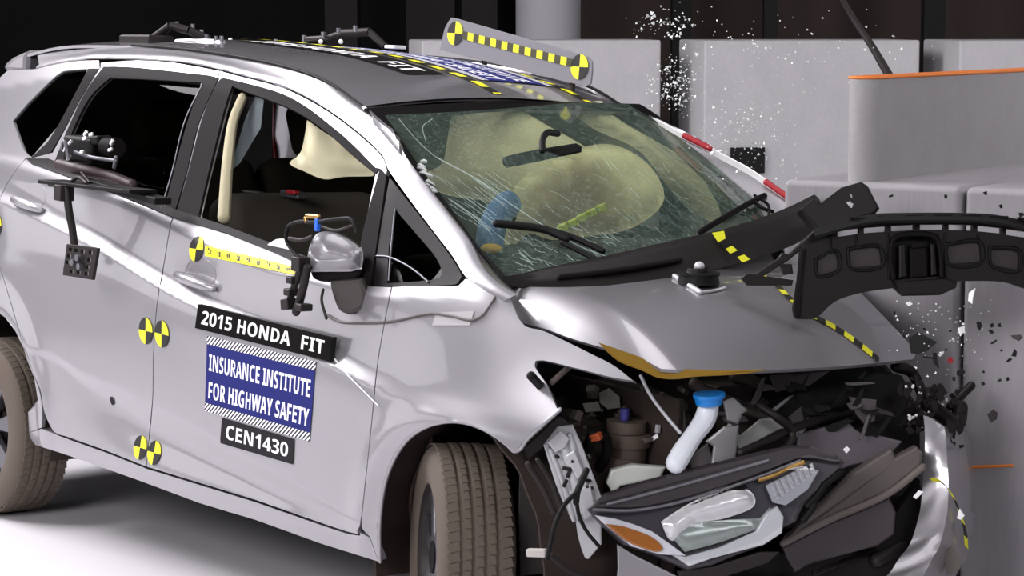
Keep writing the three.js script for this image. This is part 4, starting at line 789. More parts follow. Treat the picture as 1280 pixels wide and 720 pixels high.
{
  const a = FP(0.42, 0.62, 0.55);
  const ap = part('apron_panel', slab(a, [[679, 556], [697, 533], [716, 531], [727, 555], [741, 592], [752, 622], [752, 680], [736, 699], [716, 697], [714, 660], [706, 634], [694, 604]], 0.02, { bevel: 0.004 }), M.zinc, car, 'crumpled bare metal apron');
  part('apron_rib', [tube([onPlane(703, 550, a.p0, a.n), onPlane(715, 590, a.p0, a.n), onPlane(728, 640, a.p0, a.n)], 0.014), tube([onPlane(712, 545, a.p0, a.n), onPlane(726, 590, a.p0, a.n), onPlane(740, 630, a.p0, a.n)], 0.010), tube([onPlane(688, 562, a.p0, a.n), onPlane(702, 600, a.p0, a.n), onPlane(716, 650, a.p0, a.n)], 0.008)], M.zinc, ap);
  part('apron_fold', [slab(FP(0.44, 0.62, 0.56), [[684, 553], [700, 538], [712, 548], [706, 560], [694, 566]], 0.015, { bevel: 0.004 }), slab(FP(0.44, 0.62, 0.56), [[706, 570], [718, 562], [730, 590], [722, 600]], 0.012, { bevel: 0.004 }), slab(FP(0.44, 0.62, 0.56), [[722, 612], [738, 605], [746, 640], [730, 650]], 0.012, { bevel: 0.004 })], M.zinc, ap);
  part('apron_edge', slab(FP(0.40, 0.62, 0.56), [[655, 560], [690, 527], [700, 520], [716, 532], [694, 540], [676, 562], [660, 575]], 0.03), M.darksteel, ap);
  const dk = []; for (let k = 0; k < 12; k++) { const p = onPlane(690 + rnd() * 50, 545 + rnd() * 110, a.p0, a.n).add(V(0.012, 0, 0.01)); dk.push(box(p, 0.008, 0.012 + rnd() * 0.015, 0.008, turn(rnd(), rnd() * 3, rnd() * 3), 0.002)); }
  part('rust_clip', dk, M.darksteel, ap).userData.kind = 'stuff';
  const w = FP(0.44, 0.55, 0.45);
  part('reservoir_top', slab(w, [[758, 604], [764, 588], [790, 581], [832, 584], [826, 598], [776, 608], [766, 618]], 0.06, { bevel: 0.006 }), std(0xc9cec6, 0.55), car, 'white plastic reservoir top');
  // loose hoses before the wheel
  const l = (pts, r, d = 0.46) => tube(pts.map(([x, y]) => onX(x, y, d)), r);
  part('loose_hose', [l([[733, 588], [727, 602], [722, 614], [720, 628]], 0.008, 0.5), l([[722, 614], [705, 632], [694, 655], [688, 680], [684, 698]], 0.006, 0.5), l([[720, 622], [724, 645], [734, 665], [748, 682]], 0.005, 0.5)], M.black, car);
  part('connector', box(onX(671, 691, 0.42), 0.05, 0.02, 0.02, turn(0, 0.5, 0.1)), std(0xb9b4ae, 0.5), car);
  part('liner_scrap', [slab(FP(0.28, 0.5, 0.62), [[650, 570], [676, 560], [694, 604], [708, 640], [712, 690], [690, 716], [650, 720], [648, 640]], 0.02), l([[660, 580], [680, 612], [692, 640]], 0.008, 0.4), l([[672, 575], [690, 605], [700, 632]], 0.006, 0.42), l([[690, 695], [710, 712], [735, 722]], 0.008, 0.42)], std(0x1c1513, 0.7), car);
}
{
  // radiator support, brackets, shrouds
  const a = FP(0.52, 0.7, 0.2), b = FP(0.5, 0.66, 0.15), c = FP(0.46, 0.66, 0.1);
  const rs = new THREE.Group(); rs.name = 'radiator_support'; car.add(rs);
  const crumple = std(0xa8a8aa, 0.36, 0.35);
  part('bracket', slab(a, [[904, 502], [917, 497], [935, 513], [926, 519], [922, 530], [909, 526]], 0.02, { bevel: 0.005 }), crumple, rs);
  part('bracket', slab(a, [[882, 552], [906, 533], [924, 532], [922, 552], [919, 576], [889, 581], [892, 558]], 0.02, { bevel: 0.005 }), crumple, rs);
  part('support_panel', slab(b, [[926, 545], [950, 525], [964, 522], [978, 535], [924, 563], [920, 556]], 0.03, { bevel: 0.005 }), std(0xa9aaa8, 0.5, 0.4), rs);
  part('support_panel', slab(b, [[860, 572], [885, 554], [893, 578], [864, 588]], 0.03, { bevel: 0.004 }), std(0x5b5658, 0.5), rs);
  part('support_bar', [tube([onX(926, 566, 0.56), onX(960, 551, 0.55), onX(996, 534, 0.53), onX(1030, 523, 0.5), onX(1064, 515, 0.48)], 0.012), tube([onX(940, 574, 0.57), onX(985, 558, 0.56), onX(990, 540, 0.55), onX(972, 522, 0.54), onX(950, 508, 0.5)], 0.011)], M.darksteel, rs);
  part('radiator_shroud', slab(c, [[998, 543], [1060, 526], [1068, 536], [1084, 546], [1100, 545], [1128, 552], [1110, 572], [1064, 582], [1030, 596], [996, 560]], 0.03, { bevel: 0.004 }), std(0x5a555b, 0.45), rs);
  part('broken_shroud', [slab(FP(0.5, 0.72, 0.0), [[1061, 496], [1096, 500], [1094, 526], [1082, 532], [1070, 518]], 0.012), slab(FP(0.45, 0.72, 0.0), [[1000, 468], [1040, 462], [1012, 482], [970, 490], [963, 470]], 0.02), slab(FP(0.5, 0.72, 0.0), [[985, 522], [1002, 508], [1006, 530], [992, 532]], 0.01)], std(0x4b4648, 0.5), rs);
  part('dark_lattice', [slab(FP(0.38, 0.7, -0.1), [[930, 468], [1000, 466], [1090, 458], [1128, 470], [1150, 520], [1150, 580], [1110, 600], [1030, 540], [960, 520], [910, 500]], 0.1), tube([onX(1100, 462, 0.42), onX(1130, 500, 0.45), onX(1150, 530, 0.45)], 0.022), tube([onX(1120, 500, 0.46), onX(1126, 530, 0.46), onX(1100, 545, 0.46)], 0.008)], M.plastic, rs);
  for (const [mat, n, x0, x1, y0, y1] of [[M.black, 28, 900, 1150, 468, 540], [std(0x4a4547, 0.5), 9, 900, 1130, 478, 545], [crumple, 5, 895, 1060, 490, 550]]) {
    const list = [];
    for (let k = 0; k < n; k++) { const x = lerp(x0, x1, rnd()), y = lerp(y0, y1, rnd()), a = -0.5 + (rnd() - 0.5) * 1.6, l = 5 + rnd() * 16, w = 1.5 + rnd() * 5, c = Math.cos(a), q = Math.sin(a), f = planeSurface(V(0.40 + rnd() * 0.06, 0.7, 0.1), face.clone().add(V((rnd() - 0.5) * 0.6, (rnd() - 0.5) * 0.8, (rnd() - 0.5) * 0.6))); list.push(slab(f, [[-l, -w], [l * 0.7, -w * 0.6], [l, w * rnd()], [-l * 0.4, w], [-l * 0.9, w * 0.4]].map(([u, v]) => [x + u * c - v * q, y + u * q + v * c]), 0.006, { bevel: 0.001, step: 60 })); }
    part('torn_pieces', list, mat, rs).userData.kind = 'stuff';
  }
  const bb = FP(0.6, 0.5, 0.05);
  part('bumper_absorber', slab(bb, [[980, 678], [1000, 656], [1028, 630], [1068, 590], [1115, 560], [1120, 572], [1146, 558], [1154, 566], [1152, 582], [1110, 616], [1036, 648]], 0.06, { bevel: 0.008 }), std(0x5a5350, 0.5), rs);
  part('absorber_lip', tube([onPlane(979, 679, bb.p0, bb.n), onPlane(1036, 650, bb.p0, bb.n), onPlane(1110, 617, bb.p0, bb.n), onPlane(1153, 584, bb.p0, bb.n)], 0.010), std(0x6b635e, 0.45), rs);
  part('lower_grille', slab(FP(0.58, 0.36, 0.05), [[978, 684], [1036, 654], [1112, 622], [1120, 640], [1118, 668], [1098, 682], [1010, 706], [994, 716], [984, 700]], 0.05, { bevel: 0.006 }), std(0x484145, 0.5), rs);
  part('lower_duct', [slab(FP(0.5, 0.3, 0.0), [[900, 700], [980, 690], [1120, 640], [1150, 600], [1150, 700], [1110, 740], [880, 740]], 0.08), tube([onX(1018, 716, 0.6), onX(1060, 700, 0.6), onX(1096, 684, 0.6), onX(1097, 664, 0.6)], 0.008)], M.plastic, rs);
  part('torn_strip', tube([onX(1096, 700, 0.62), onX(1130, 680, 0.64), onX(1148, 650, 0.64), onX(1146, 632, 0.62)], 0.02), std(0x241f20, 0.5), rs);
}
{
  // headlamp
  const L = planeSurface(V(0.55, 0.5, 0.45), V(0.80, 0.22, 0.56)), up = (s, d) => planeSurface(s.p0.clone().addScaledVector(s.n, d), s.n);
  const hl = part('headlamp', slab(L, [[735, 637], [757, 617], [800, 602], [857, 587], [960, 562], [985, 557], [1012, 557], [1042, 566], [1057, 577], [1050, 590], [1035, 607], [1005, 632], [996, 652], [960, 668], [950, 683], [890, 707], [860, 713], [815, 693], [780, 681], [750, 653]], 0.07, { bevel: 0.010 }), std(0x3d3a40, 0.35), car, 'grey headlamp hanging from its mounts');
  part('upper_bezel', slab(up(L, 0.03), [[738, 634], [757, 616], [800, 602], [857, 587], [960, 563], [986, 556], [1012, 557], [1044, 567], [1056, 577], [1044, 578, 1], [1010, 573, 1], [985, 579, 1], [960, 589, 1], [890, 614, 1], [840, 629, 1], [802, 635, 1], [765, 636, 1]], 0.035, { bevel: 0.008 }), phys({ color: 0x2c262a, roughness: 0.3, clearcoat: 1, clearcoatRoughness: 0.05 }), hl);
  part('bezel_ridge', [tube([[760, 630], [800, 620], [860, 604], [960, 576]].map(([x, y]) => onPlane(x, y, L.p0.clone().addScaledVector(L.n, 0.033), L.n)), 0.005), tube([[742, 637], [790, 638], [830, 632], [890, 616], [960, 592], [1000, 576]].map(([x, y]) => onPlane(x, y, L.p0.clone().addScaledVector(L.n, 0.034), L.n)), 0.004)], M.steel, hl);
  part('silver_frame', slab(up(L, 0.022), [[744, 644], [768, 648], [792, 655], [815, 664], [838, 680], [858, 695], [826, 693], [790, 683], [765, 663]], 0.02, { bevel: 0.003 }), std(0xe9e9ee, 0.3, 0.1), hl);
  part('turn_signal', slab(up(L, 0.030), [[757, 655], [780, 658, 1], [815, 671, 1], [829, 685, 1], [820, 690, 1], [790, 680, 1], [772, 668, 1]], 0.02, { bevel: 0.004 }), M.amber, hl, 'amber turn signal');
  part('lower_frame', slab(up(L, 0.024), [[857, 696], [900, 684], [945, 664], [958, 642], [972, 632], [980, 646], [978, 666], [955, 681], [890, 698], [862, 708], [838, 692]], 0.03, { bevel: 0.004 }), std(0xd2d3d6, 0.3, 0.15), hl);
  const bowl = up(L, 0.012);
  part('reflector', panel(bowl, [[826, 652], [866, 627, 1], [914, 609, 1], [940, 616, 1], [941, 634, 1], [906, 648, 1], [870, 655, 1], [840, 676, 1]], { puff: 0.03, thick: 0.002, cell: 0.012, step: 4 }), phys({ color: 0xf2eeee, roughness: 0.28, metalness: 0.25, clearcoat: 1 }), hl);
  part('lamp_bowl', panel(bowl, [[836, 668], [858, 656, 1], [905, 650, 1], [950, 648], [962, 634], [968, 640], [950, 660], [900, 678, 1], [856, 690]], { puff: 0.012, thick: 0.002, cell: 0.015, step: 5 }), std(0xa4aba6, 0.25, 0.3), hl);
  const fins = []; for (let k = 0; k < 9; k++) fins.push(slab(up(L, 0.02), [[866 + k * 7, 631 - k * 3], [872 + k * 7, 627 - k * 3], [880 + k * 7, 633 - k * 3], [874 + k * 7, 637 - k * 3]], 0.01, { bevel: 0.002, step: 30 })); part('reflector_fin', fins, M.black, hl);
  const ribs = []; for (let k = 0; k < 8; k++) ribs.push(slab(up(L, 0.028), [[962 + k * 7, 604 - k * 3.4], [967 + k * 7, 602 - k * 3.4], [976 + k * 6.4, 622 - k * 4.5], [971 + k * 6.4, 625 - k * 4.5]], 0.012, { bevel: 0.002, step: 30 })); part('lens_rib', ribs, M.chrome, hl);
  part('corner_reflector', slab(up(L, 0.026), [[957, 607], [1000, 585], [1024, 588], [1010, 612], [982, 632], [966, 628]], 0.01, { bevel: 0.002 }), std(0xb4b5ba, 0.25, 0.3), hl);
  part('amber_strip', tube([[950, 600], [968, 594], [988, 584], [1004, 578]].map(([x, y]) => onPlane(x, y, L.p0.clone().addScaledVector(L.n, 0.034), L.n)), 0.006), M.brass, hl);
  part('lens_cover', panel(up(L, 0.036), [[746, 642], [800, 640], [850, 632], [900, 615], [960, 593], [1000, 582], [1030, 590], [1004, 626], [980, 655], [950, 676], [890, 696], [858, 702], [790, 684], [765, 666]], { thick: 0, back: false, cell: 0.02, bump: (u, v) => 0.014 - 0.10 * u * u - 0.35 * v * v }), M.lens, hl);
  part('torn_edge', [[1010, 632, 1030, 606], [1030, 606, 1050, 590], [1004, 650, 1018, 628]].map(([a, b, c, d]) => tube([onPlane(a, b, L.p0, L.n), onPlane((a + c) / 2 + 4, (b + d) / 2 - 3, L.p0, L.n), onPlane(c, d, L.p0, L.n)], 0.009)), M.black, hl);
  const fs = FP(0.5, 0.36, 0.55);
  part('bumper_scrap', slab(fs, [[771, 680], [795, 695], [830, 712], [848, 721], [850, 740], [769, 740], [772, 710]], 0.012, { bevel: 0.004 }), M.paint, car, 'torn silver corner of the front bumper');
  part('bumper_scrap', slab(FP(0.53, 0.4, 0.5), [[846, 714], [862, 712], [892, 708], [950, 690], [975, 690], [960, 704], [880, 730], [850, 728]], 0.02, { bevel: 0.004 }), M.darksteel, car);
}
{
  // bumper cover bent round the far corner
  const P = (x, y, d) => onX(x, y, d);
  const A = along([P(1154, 520, 0.66), P(1157, 560, 0.69), P(1154, 610, 0.71), P(1150, 645, 0.73), P(1138, 680, 0.75), P(1116, 712, 0.78), P(1086, 745, 0.82)], 36);
  const B = along([P(1178, 534, 0.70), P(1181, 565, 0.74), P(1183, 610, 0.77), P(1181, 645, 0.79), P(1172, 680, 0.81), P(1156, 712, 0.84), P(1130, 745, 0.88)], 36);
  const C = along([P(1206, 540, 0.60), P(1213, 580, 0.64), P(1217, 620, 0.66), P(1214, 655, 0.68), P(1208, 690, 0.70), P(1190, 722, 0.74), P(1166, 750, 0.78)], 36);
  const D = C.map((p) => p.clone().add(V(-0.12, 0, -0.06)));
  const rows = []; for (const [p, q, n0] of [[A, B, 4], [B, C, 4], [C, D, 2]]) for (let k = 0; k < n0; k++) rows.push(p.map((a, i) => a.clone().lerp(q[i], k / n0).add(V(0, 0.004 * Math.sin(i * 0.8 + k), 0)))); rows.push(D);
  const bc = part('bumper_cover', loft(rows, 0.006), M.paint, car, 'silver bumper cover bent round the far corner');
  const t = along([[1164, 600], [1172, 600], [1182, 607], [1192, 622], [1200, 642], [1206, 662], [1208, 684]].map(([x, y], i) => P(x, y, 0.82 - 0.012 * i)), 30);
  const tapeRows = [t.map((p) => p.clone().add(V(0.0, 0.006, 0.008))), t.map((p) => p.clone().add(V(0.0, -0.006, -0.008)))];
  part('scale_tape', loft(tapeRows, 0.001), tapeOf(0.3), bc, 'yellow and black scale tape');
  const n = planeSurface(P(1190, 690, 0.80), face);
  part('grey_flap', slab(n, [[1178, 694], [1190, 682], [1204, 700], [1196, 716], [1184, 719]], 0.006, { bevel: 0.001 }), std(0x6a645e, 0.6), bc);
  const sh = []; for (let k = 0; k < 90; k++) { const x = 1126 + rnd() * 78, y = 470 + rnd() * 70 + (x - 1128) * 0.25; const s = FP(0.55 + rnd() * 0.08, 0.7, -0.2), a = rnd() * 6.28, r = 1.8 + rnd() * rnd() * 8; sh.push(slab(s, [0, 1, 2, 3].map((j) => { const q = a + j * 1.5 + rnd() * 0.8; return [x + Math.cos(q) * r, y + Math.sin(q) * r * (0.4 + 1.4 * rnd())]; }), 0.006, { bevel: 0.001, step: 40 })); }
  part('broken_plastic', sh, M.plastic, bc).userData.kind = 'stuff';
  part('torn_arm', [tube([P(1188, 508, 0.6), P(1200, 496, 0.6), P(1214, 482, 0.6)], 0.012), tube([P(1160, 505, 0.62), P(1180, 520, 0.64), P(1196, 530, 0.64), P(1200, 510, 0.62)], 0.022), tube([P(1120, 458, 0.52), P(1140, 466, 0.52), P(1152, 490, 0.55)], 0.016)], M.plastic, bc);
  const wb = []; for (let k = 0; k < 14; k++) wb.push(box(P(1128 + rnd() * 60, 478 + rnd() * 60, 0.63), 0.006, 0.010, 0.006, turn(rnd() * 3, rnd() * 3, rnd()), 0.001)); part('white_chips', wb, M.white, bc).userData.kind = 'stuff';
}
// side mirror
{
  const m = new THREE.Group(); m.name = 'side_mirror'; car.add(m);
  const s = planeSurface(V(-0.60, 1.03, 0.95), V(0.76, 0.05, 0.65)), up = (d) => planeSurface(s.p0.clone().addScaledVector(s.n, d), s.n);
  const full = [[388, 339], [384.5, 322, 1], [388, 305, 1], [396, 292, 1], [411, 289.5, 1], [429, 295.5, 1], [446, 306.5, 1], [454, 320, 1], [452, 335], [438, 339]];
  part('mirror_housing', panel(s, full, { puff: 0.05, thick: 0.05, cell: 0.008, step: 3 }), M.paint, m);
  part('mirror_cover', panel(up(0.006), [[386, 313], [420, 312], [452, 309], [454, 320, 1], [452, 336], [438, 339.5], [388, 340], [384, 325, 1]], { puff: 0.05, thick: 0.02, cell: 0.008, step: 3 }), M.paint, m);
  part('mirror_lower', slab(s, [[388, 339], [452, 337], [450, 346, 1], [436, 353, 1], [400, 352, 1], [390, 346, 1]], 0.09, { bevel: 0.01 }), M.satin, m);
  part('mirror_foot', slab(planeSurface(V(-0.56, 0.95, 0.90), V(0.6, 0.05, 0.8)), [[410, 350], [452, 348], [459, 366, 1], [456, 384, 1], [440, 393, 1], [424, 389, 1], [416, 374, 1]], 0.07, { bevel: 0.014, step: 4 }), std(0x37322f, 0.5), m);
}

// ================================================================ INSTRUMENTS ON THE CAR
{
  const rig = thing('camera_bracket', 'black camera bracket under the rear side window with its plate on the rear door', 'camera mount', { frame: CAR });
  const zq = 0.93, s = planeSurface(V(0, 0, 0.90), V(0.1, 0.02, 1));
  part('base_plate', slab(s, [[83, 305], [122, 310], [115, 350], [78, 344]], 0.012, { bevel: 0.002, holes: [[88, 312], [95, 313], [103, 314.5], [113, 316], [111, 325], [109, 334], [108, 342], [98, 341], [89, 339.5], [81.5, 338], [84, 328], [86, 320]].map(([x, y]) => [[x - 2, y - 2.4], [x + 2, y - 2.2], [x + 2, y + 2.4], [x - 2, y + 2.2]]), step: 30 }), M.darksteel, rig);
  part('bolt_heads', [[94, 328], [100, 322], [102, 333]].map(([x, y]) => { const p = onPlane(x, y, s.p0, s.n), g = new THREE.CylinderGeometry(0.011, 0.011, 0.014, 8); g.rotateX(Math.PI / 2); return g.translate(p.x, p.y, p.z + 0.006); }), M.steel, rig);
  part('arm', tube([onZ(83, 236, 0.95), onZ(86, 262, 0.945), onZ(91, 290, 0.93), onZ(95, 326, 0.91)], 0.014, { round: 6 }), M.darksteel, rig);
  part('shelf_plate', [box(onZ(120, 233, 0.90), 0.52, 0.012, 0.10, turn(0, 0.06, 0.02), 0.003), box(onZ(160, 240, 0.86), 0.40, 0.02, 0.06, turn(0, 0.03, -0.06), 0.003)], M.black, rig);
  part('clamp', [box(onZ(80, 241, 0.95), 0.045, 0.05, 0.05), tube([onZ(62, 231, 0.95), onZ(78, 232, 0.95)], 0.006), tube([onZ(102, 216, 0.9), onZ(112, 228, 0.9)], 0.005), tube([onZ(88, 228, 0.93), onZ(98, 222, 0.93), onZ(108, 229, 0.93)], 0.006)], M.darksteel, rig);
  const cam = thing('onboard_camera', 'small dark film camera with shiny fittings behind the rear side window', 'camera', { frame: CAR });
  const Z = 0.80;
  part('camera_body', [box(onZ(108, 187, Z), 0.16, 0.085, 0.08, turn(0, 0.1, 0), 0.015), box(onZ(120, 176, Z), 0.10, 0.03, 0.06, turn(0, 0.1, 0.1), 0.008)], M.black, cam);
  const lensG = new THREE.CylinderGeometry(0.028, 0.032, 0.07, 24); lensG.rotateZ(Math.PI / 2); const lp = onZ(139, 184, Z); part('lens', lensG.translate(lp.x, lp.y, lp.z), M.satin, cam);
  part('fittings', [[107, 167], [114, 168], [106, 173], [88, 178], [140, 178], [138, 187], [81, 186], [86, 197], [103, 190]].map(([x, y]) => box(onZ(x, y, Z + 0.06), 0.022, 0.012, 0.01, turn(0, 0, rnd()), 0.003)), M.chrome, cam);
  part('rail', [tube([onZ(94, 190, Z + 0.05), onZ(112, 196, Z + 0.05), onZ(145, 201, Z + 0.05)], 0.006), tube([onZ(145, 197, Z + 0.05), onZ(143, 209, Z + 0.05)], 0.007), tube([onZ(77, 186, Z + 0.08), onZ(80, 176, Z + 0.08), onZ(86, 200, Z + 0.08)], 0.006)], M.steel, cam);
  part('cable_bundle', tube([onZ(75, 206, Z + 0.05), onZ(100, 212, Z + 0.05), onZ(140, 222, Z), onZ(165, 232, Z)], 0.02), std(0x2a1418, 0.5), cam);
}
{
  const rig = thing('camera_clamp', 'black clamp and looped cable fixed behind the silver side mirror', 'camera mount', { frame: CAR });
  const z = 0.93, p = (x, y, d = 0) => onZ(x, y, z + d);
  part('post', [tube([p(384, 335), p(380, 355), p(374, 378), p(370, 390)], 0.012), tube([p(376, 336), p(368, 358), p(360, 382)], 0.010)], M.darksteel, rig);
  part('clamp_jaw', [box(p(362, 380), 0.035, 0.03, 0.04, turn(0, 0, 0.2)), box(p(380, 384), 0.03, 0.02, 0.04), box(p(368, 350), 0.03, 0.02, 0.04), box(p(365, 365), 0.03, 0.02, 0.04), box(p(376, 330), 0.04, 0.04, 0.04)], M.darksteel, rig);
  part('cable', tube([p(388, 335), p(370, 318), p(358, 300), p(360, 284), p(375, 277), p(392, 278), p(420, 274), p(440, 275), p(446, 290)], 0.0055, { seg: 70 }), M.black, rig);
  part('connector', [box(p(397, 281), 0.014, 0.035, 0.014)], std(0x2467d8, 0.4), rig, 'blue connector');
  part('brass_fitting', [tube([p(384, 270), p(398, 271)], 0.007), tube([p(382, 273), p(383, 277)], 0.006)], M.brass, rig, 'brass fitting');
  part('white_pad', panel(planeSurface(V(0, 0, 0.84), V(0, 0, 1)), [[334, 306], [345, 299, 1], [355, 300, 1], [362, 312]], { puff: 0.015, thick: 0.01, cell: 0.02 }), M.white, rig);
  part('wire_loops', [tube([p(362, 298), p(378, 300), p(390, 296)], 0.006), tube([p(402, 283), p(420, 288), p(440, 282)], 0.004), tube([p(408, 398), p(402, 375), p(404, 362)], 0.004)], M.darksteel, rig);
}
{
  // roof gear
  const RZ = (x, y, z) => onZ(x, y, z);
  const a = thing('roof_bracket', 'dark bent arm on a flat base at the rear edge of the roof', 'bracket', { frame: CAR });
  part('base', [box(RZ(183, 51, 0.38), 0.20, 0.035, 0.10, turn(0, 0, 0.03), 0.006), box(RZ(183, 46, 0.38), 0.19, 0.012, 0.09, turn(0, 0, 0.03), 0.003)], M.darksteel, a);
  part('arm', [rod(RZ(190, 49, 0.36), RZ(213, 32, 0.34), 0.014), rod(RZ(213, 32, 0.34), RZ(236, 38, 0.30), 0.014), rod(RZ(236, 38, 0.30), RZ(262, 50, 0.24), 0.014)], M.darksteel, a);
  part('stud', [[221, 30], [241, 33], [252, 40], [258, 46], [270, 48], [277, 48]].map(([x, y]) => rod(RZ(x, y + 4, 0.26), RZ(x, y - 3, 0.26), 0.007)), M.steel, a);
  part('lower_rail', tube([RZ(222, 53, 0.3), RZ(245, 52, 0.28), RZ(278, 54, 0.25)], 0.012), M.zinc, a);
  const b = thing('roof_bracket', 'grey bent arm on studs at the middle of the roof, left of the striped plate', 'bracket', { frame: CAR });
  part('arm', [rod(RZ(384, 49, -0.1), RZ(412, 47, -0.12), 0.010), rod(RZ(412, 47, -0.12), RZ(428, 42, -0.14), 0.012), rod(RZ(428, 42, -0.14), RZ(462, 40, -0.18), 0.015), rod(RZ(462, 40, -0.18), RZ(481, 58, -0.2), 0.013)], M.darksteel, b);
  part('stud', [[345, 52], [380, 47], [404, 43], [423, 38], [444, 35]].map(([x, y]) => rod(RZ(x, y + 5, -0.1), RZ(x, y - 3, -0.1), 0.008)), M.steel, b);
  part('bolt', [[401, 52], [426, 52], [288, 50]].map(([x, y]) => { const p = RZ(x, y, -0.05), g = new THREE.SphereGeometry(0.008, 12, 8); return g.translate(p.x, p.y, p.z); }), M.white, b);
  part('foot', box(RZ(494, 59, -0.2), 0.06, 0.012, 0.05), M.white, b);
  const t = thing('target_plate', 'grey roof plate with a black and yellow scale between two round targets', 'test plate', { frame: CAR });
  const s = planeSurface(V(-1.2, 1.52, -0.36), V(0.04, 0.05, 1));
  part('plate', slab(s, [[564, 22], [570, 23, 1], [735, 71, 1], [740, 77, 1], [738, 105, 1], [732, 108, 1], [550, 62], [556, 35, 1]], 0.006, { bevel: 0.001 }), std(0x77757b, 0.6), t);
  const f = planeSurface(s.p0.clone().addScaledVector(s.n, 0.002), s.n);
  for (const [x, y] of [[569, 41.5], [724.5, 83.5]]) { const [u, v] = chart(f, x, y); part('round_target', disc(f, u, v, 0.04, 0.001), M.target, t); }
  const [u0, v0] = chart(f, 578, 43.5), [u1, v1] = chart(f, 716, 79), n = 19;
  for (let k = 0; k < n; k++) { const q = (i) => [lerp(u0, u1, i / n), lerp(v0, v1, i / n)], [a0, b0] = q(k), [a1, b1] = q(k + 1); part('scale_mark', printUV(f, [[a0, b0 + 0.013], [a1, b1 + 0.013], [a1, b1 - 0.013], [a0, b0 - 0.013]], 1, 1, 0.001), k % 2 ? M.yellow : std(0x3a381c, 0.6), t); }
  part('stand', [rod(onPlane(600, 70, s.p0, s.n).add(V(0, -0.05, -0.02)), onPlane(600, 55, s.p0, s.n).add(V(0, 0, -0.02)), 0.01), rod(onPlane(710, 105, s.p0, s.n).add(V(0, -0.06, -0.02)), onPlane(710, 90, s.p0, s.n).add(V(0, 0, -0.02)), 0.01)], M.darksteel, t);
}
{
  // puck on the bonnet
  const o = thing('suction_mount', 'round black suction mount on the bonnet with a bright rail and knob', 'mount', { frame: CAR }), c = onSurface(873, 355, HOOD.f);
  const cyl = (r0, r1, h, y) => { const g = new THREE.CylinderGeometry(r0, r1, h, 36); g.rotateX(0.04); return g.translate(c.x, c.y + y, c.z); };
  part('cup', [cyl(0.052, 0.056, 0.024, 0.014), cyl(0.056, 0.056, 0.006, 0.028)], M.black, o);
  part('top_ring', cyl(0.030, 0.034, 0.012, 0.037), M.trim, o);
  part('knob', new THREE.SphereGeometry(0.014, 16, 12).translate(c.x, c.y + 0.046, c.z), M.zinc, o);
  part('rail', [tube([onSurface(843, 348, HOOD.f), onSurface(858, 357, HOOD.f), onSurface(875, 368, HOOD.f)].map((p) => p.add(V(0, 0.006, 0))), 0.007), tube([onSurface(875, 368, HOOD.f), onSurface(892, 366, HOOD.f), onSurface(906, 362, HOOD.f)].map((p) => p.add(V(0, 0.006, 0))), 0.004)], M.zinc, o);
  part('lever', tube([onSurface(848, 340, HOOD.f).add(V(0, 0.02, 0)), onSurface(843, 330, HOOD.f).add(V(0, 0.02, 0))], 0.006), M.steel, o);
}

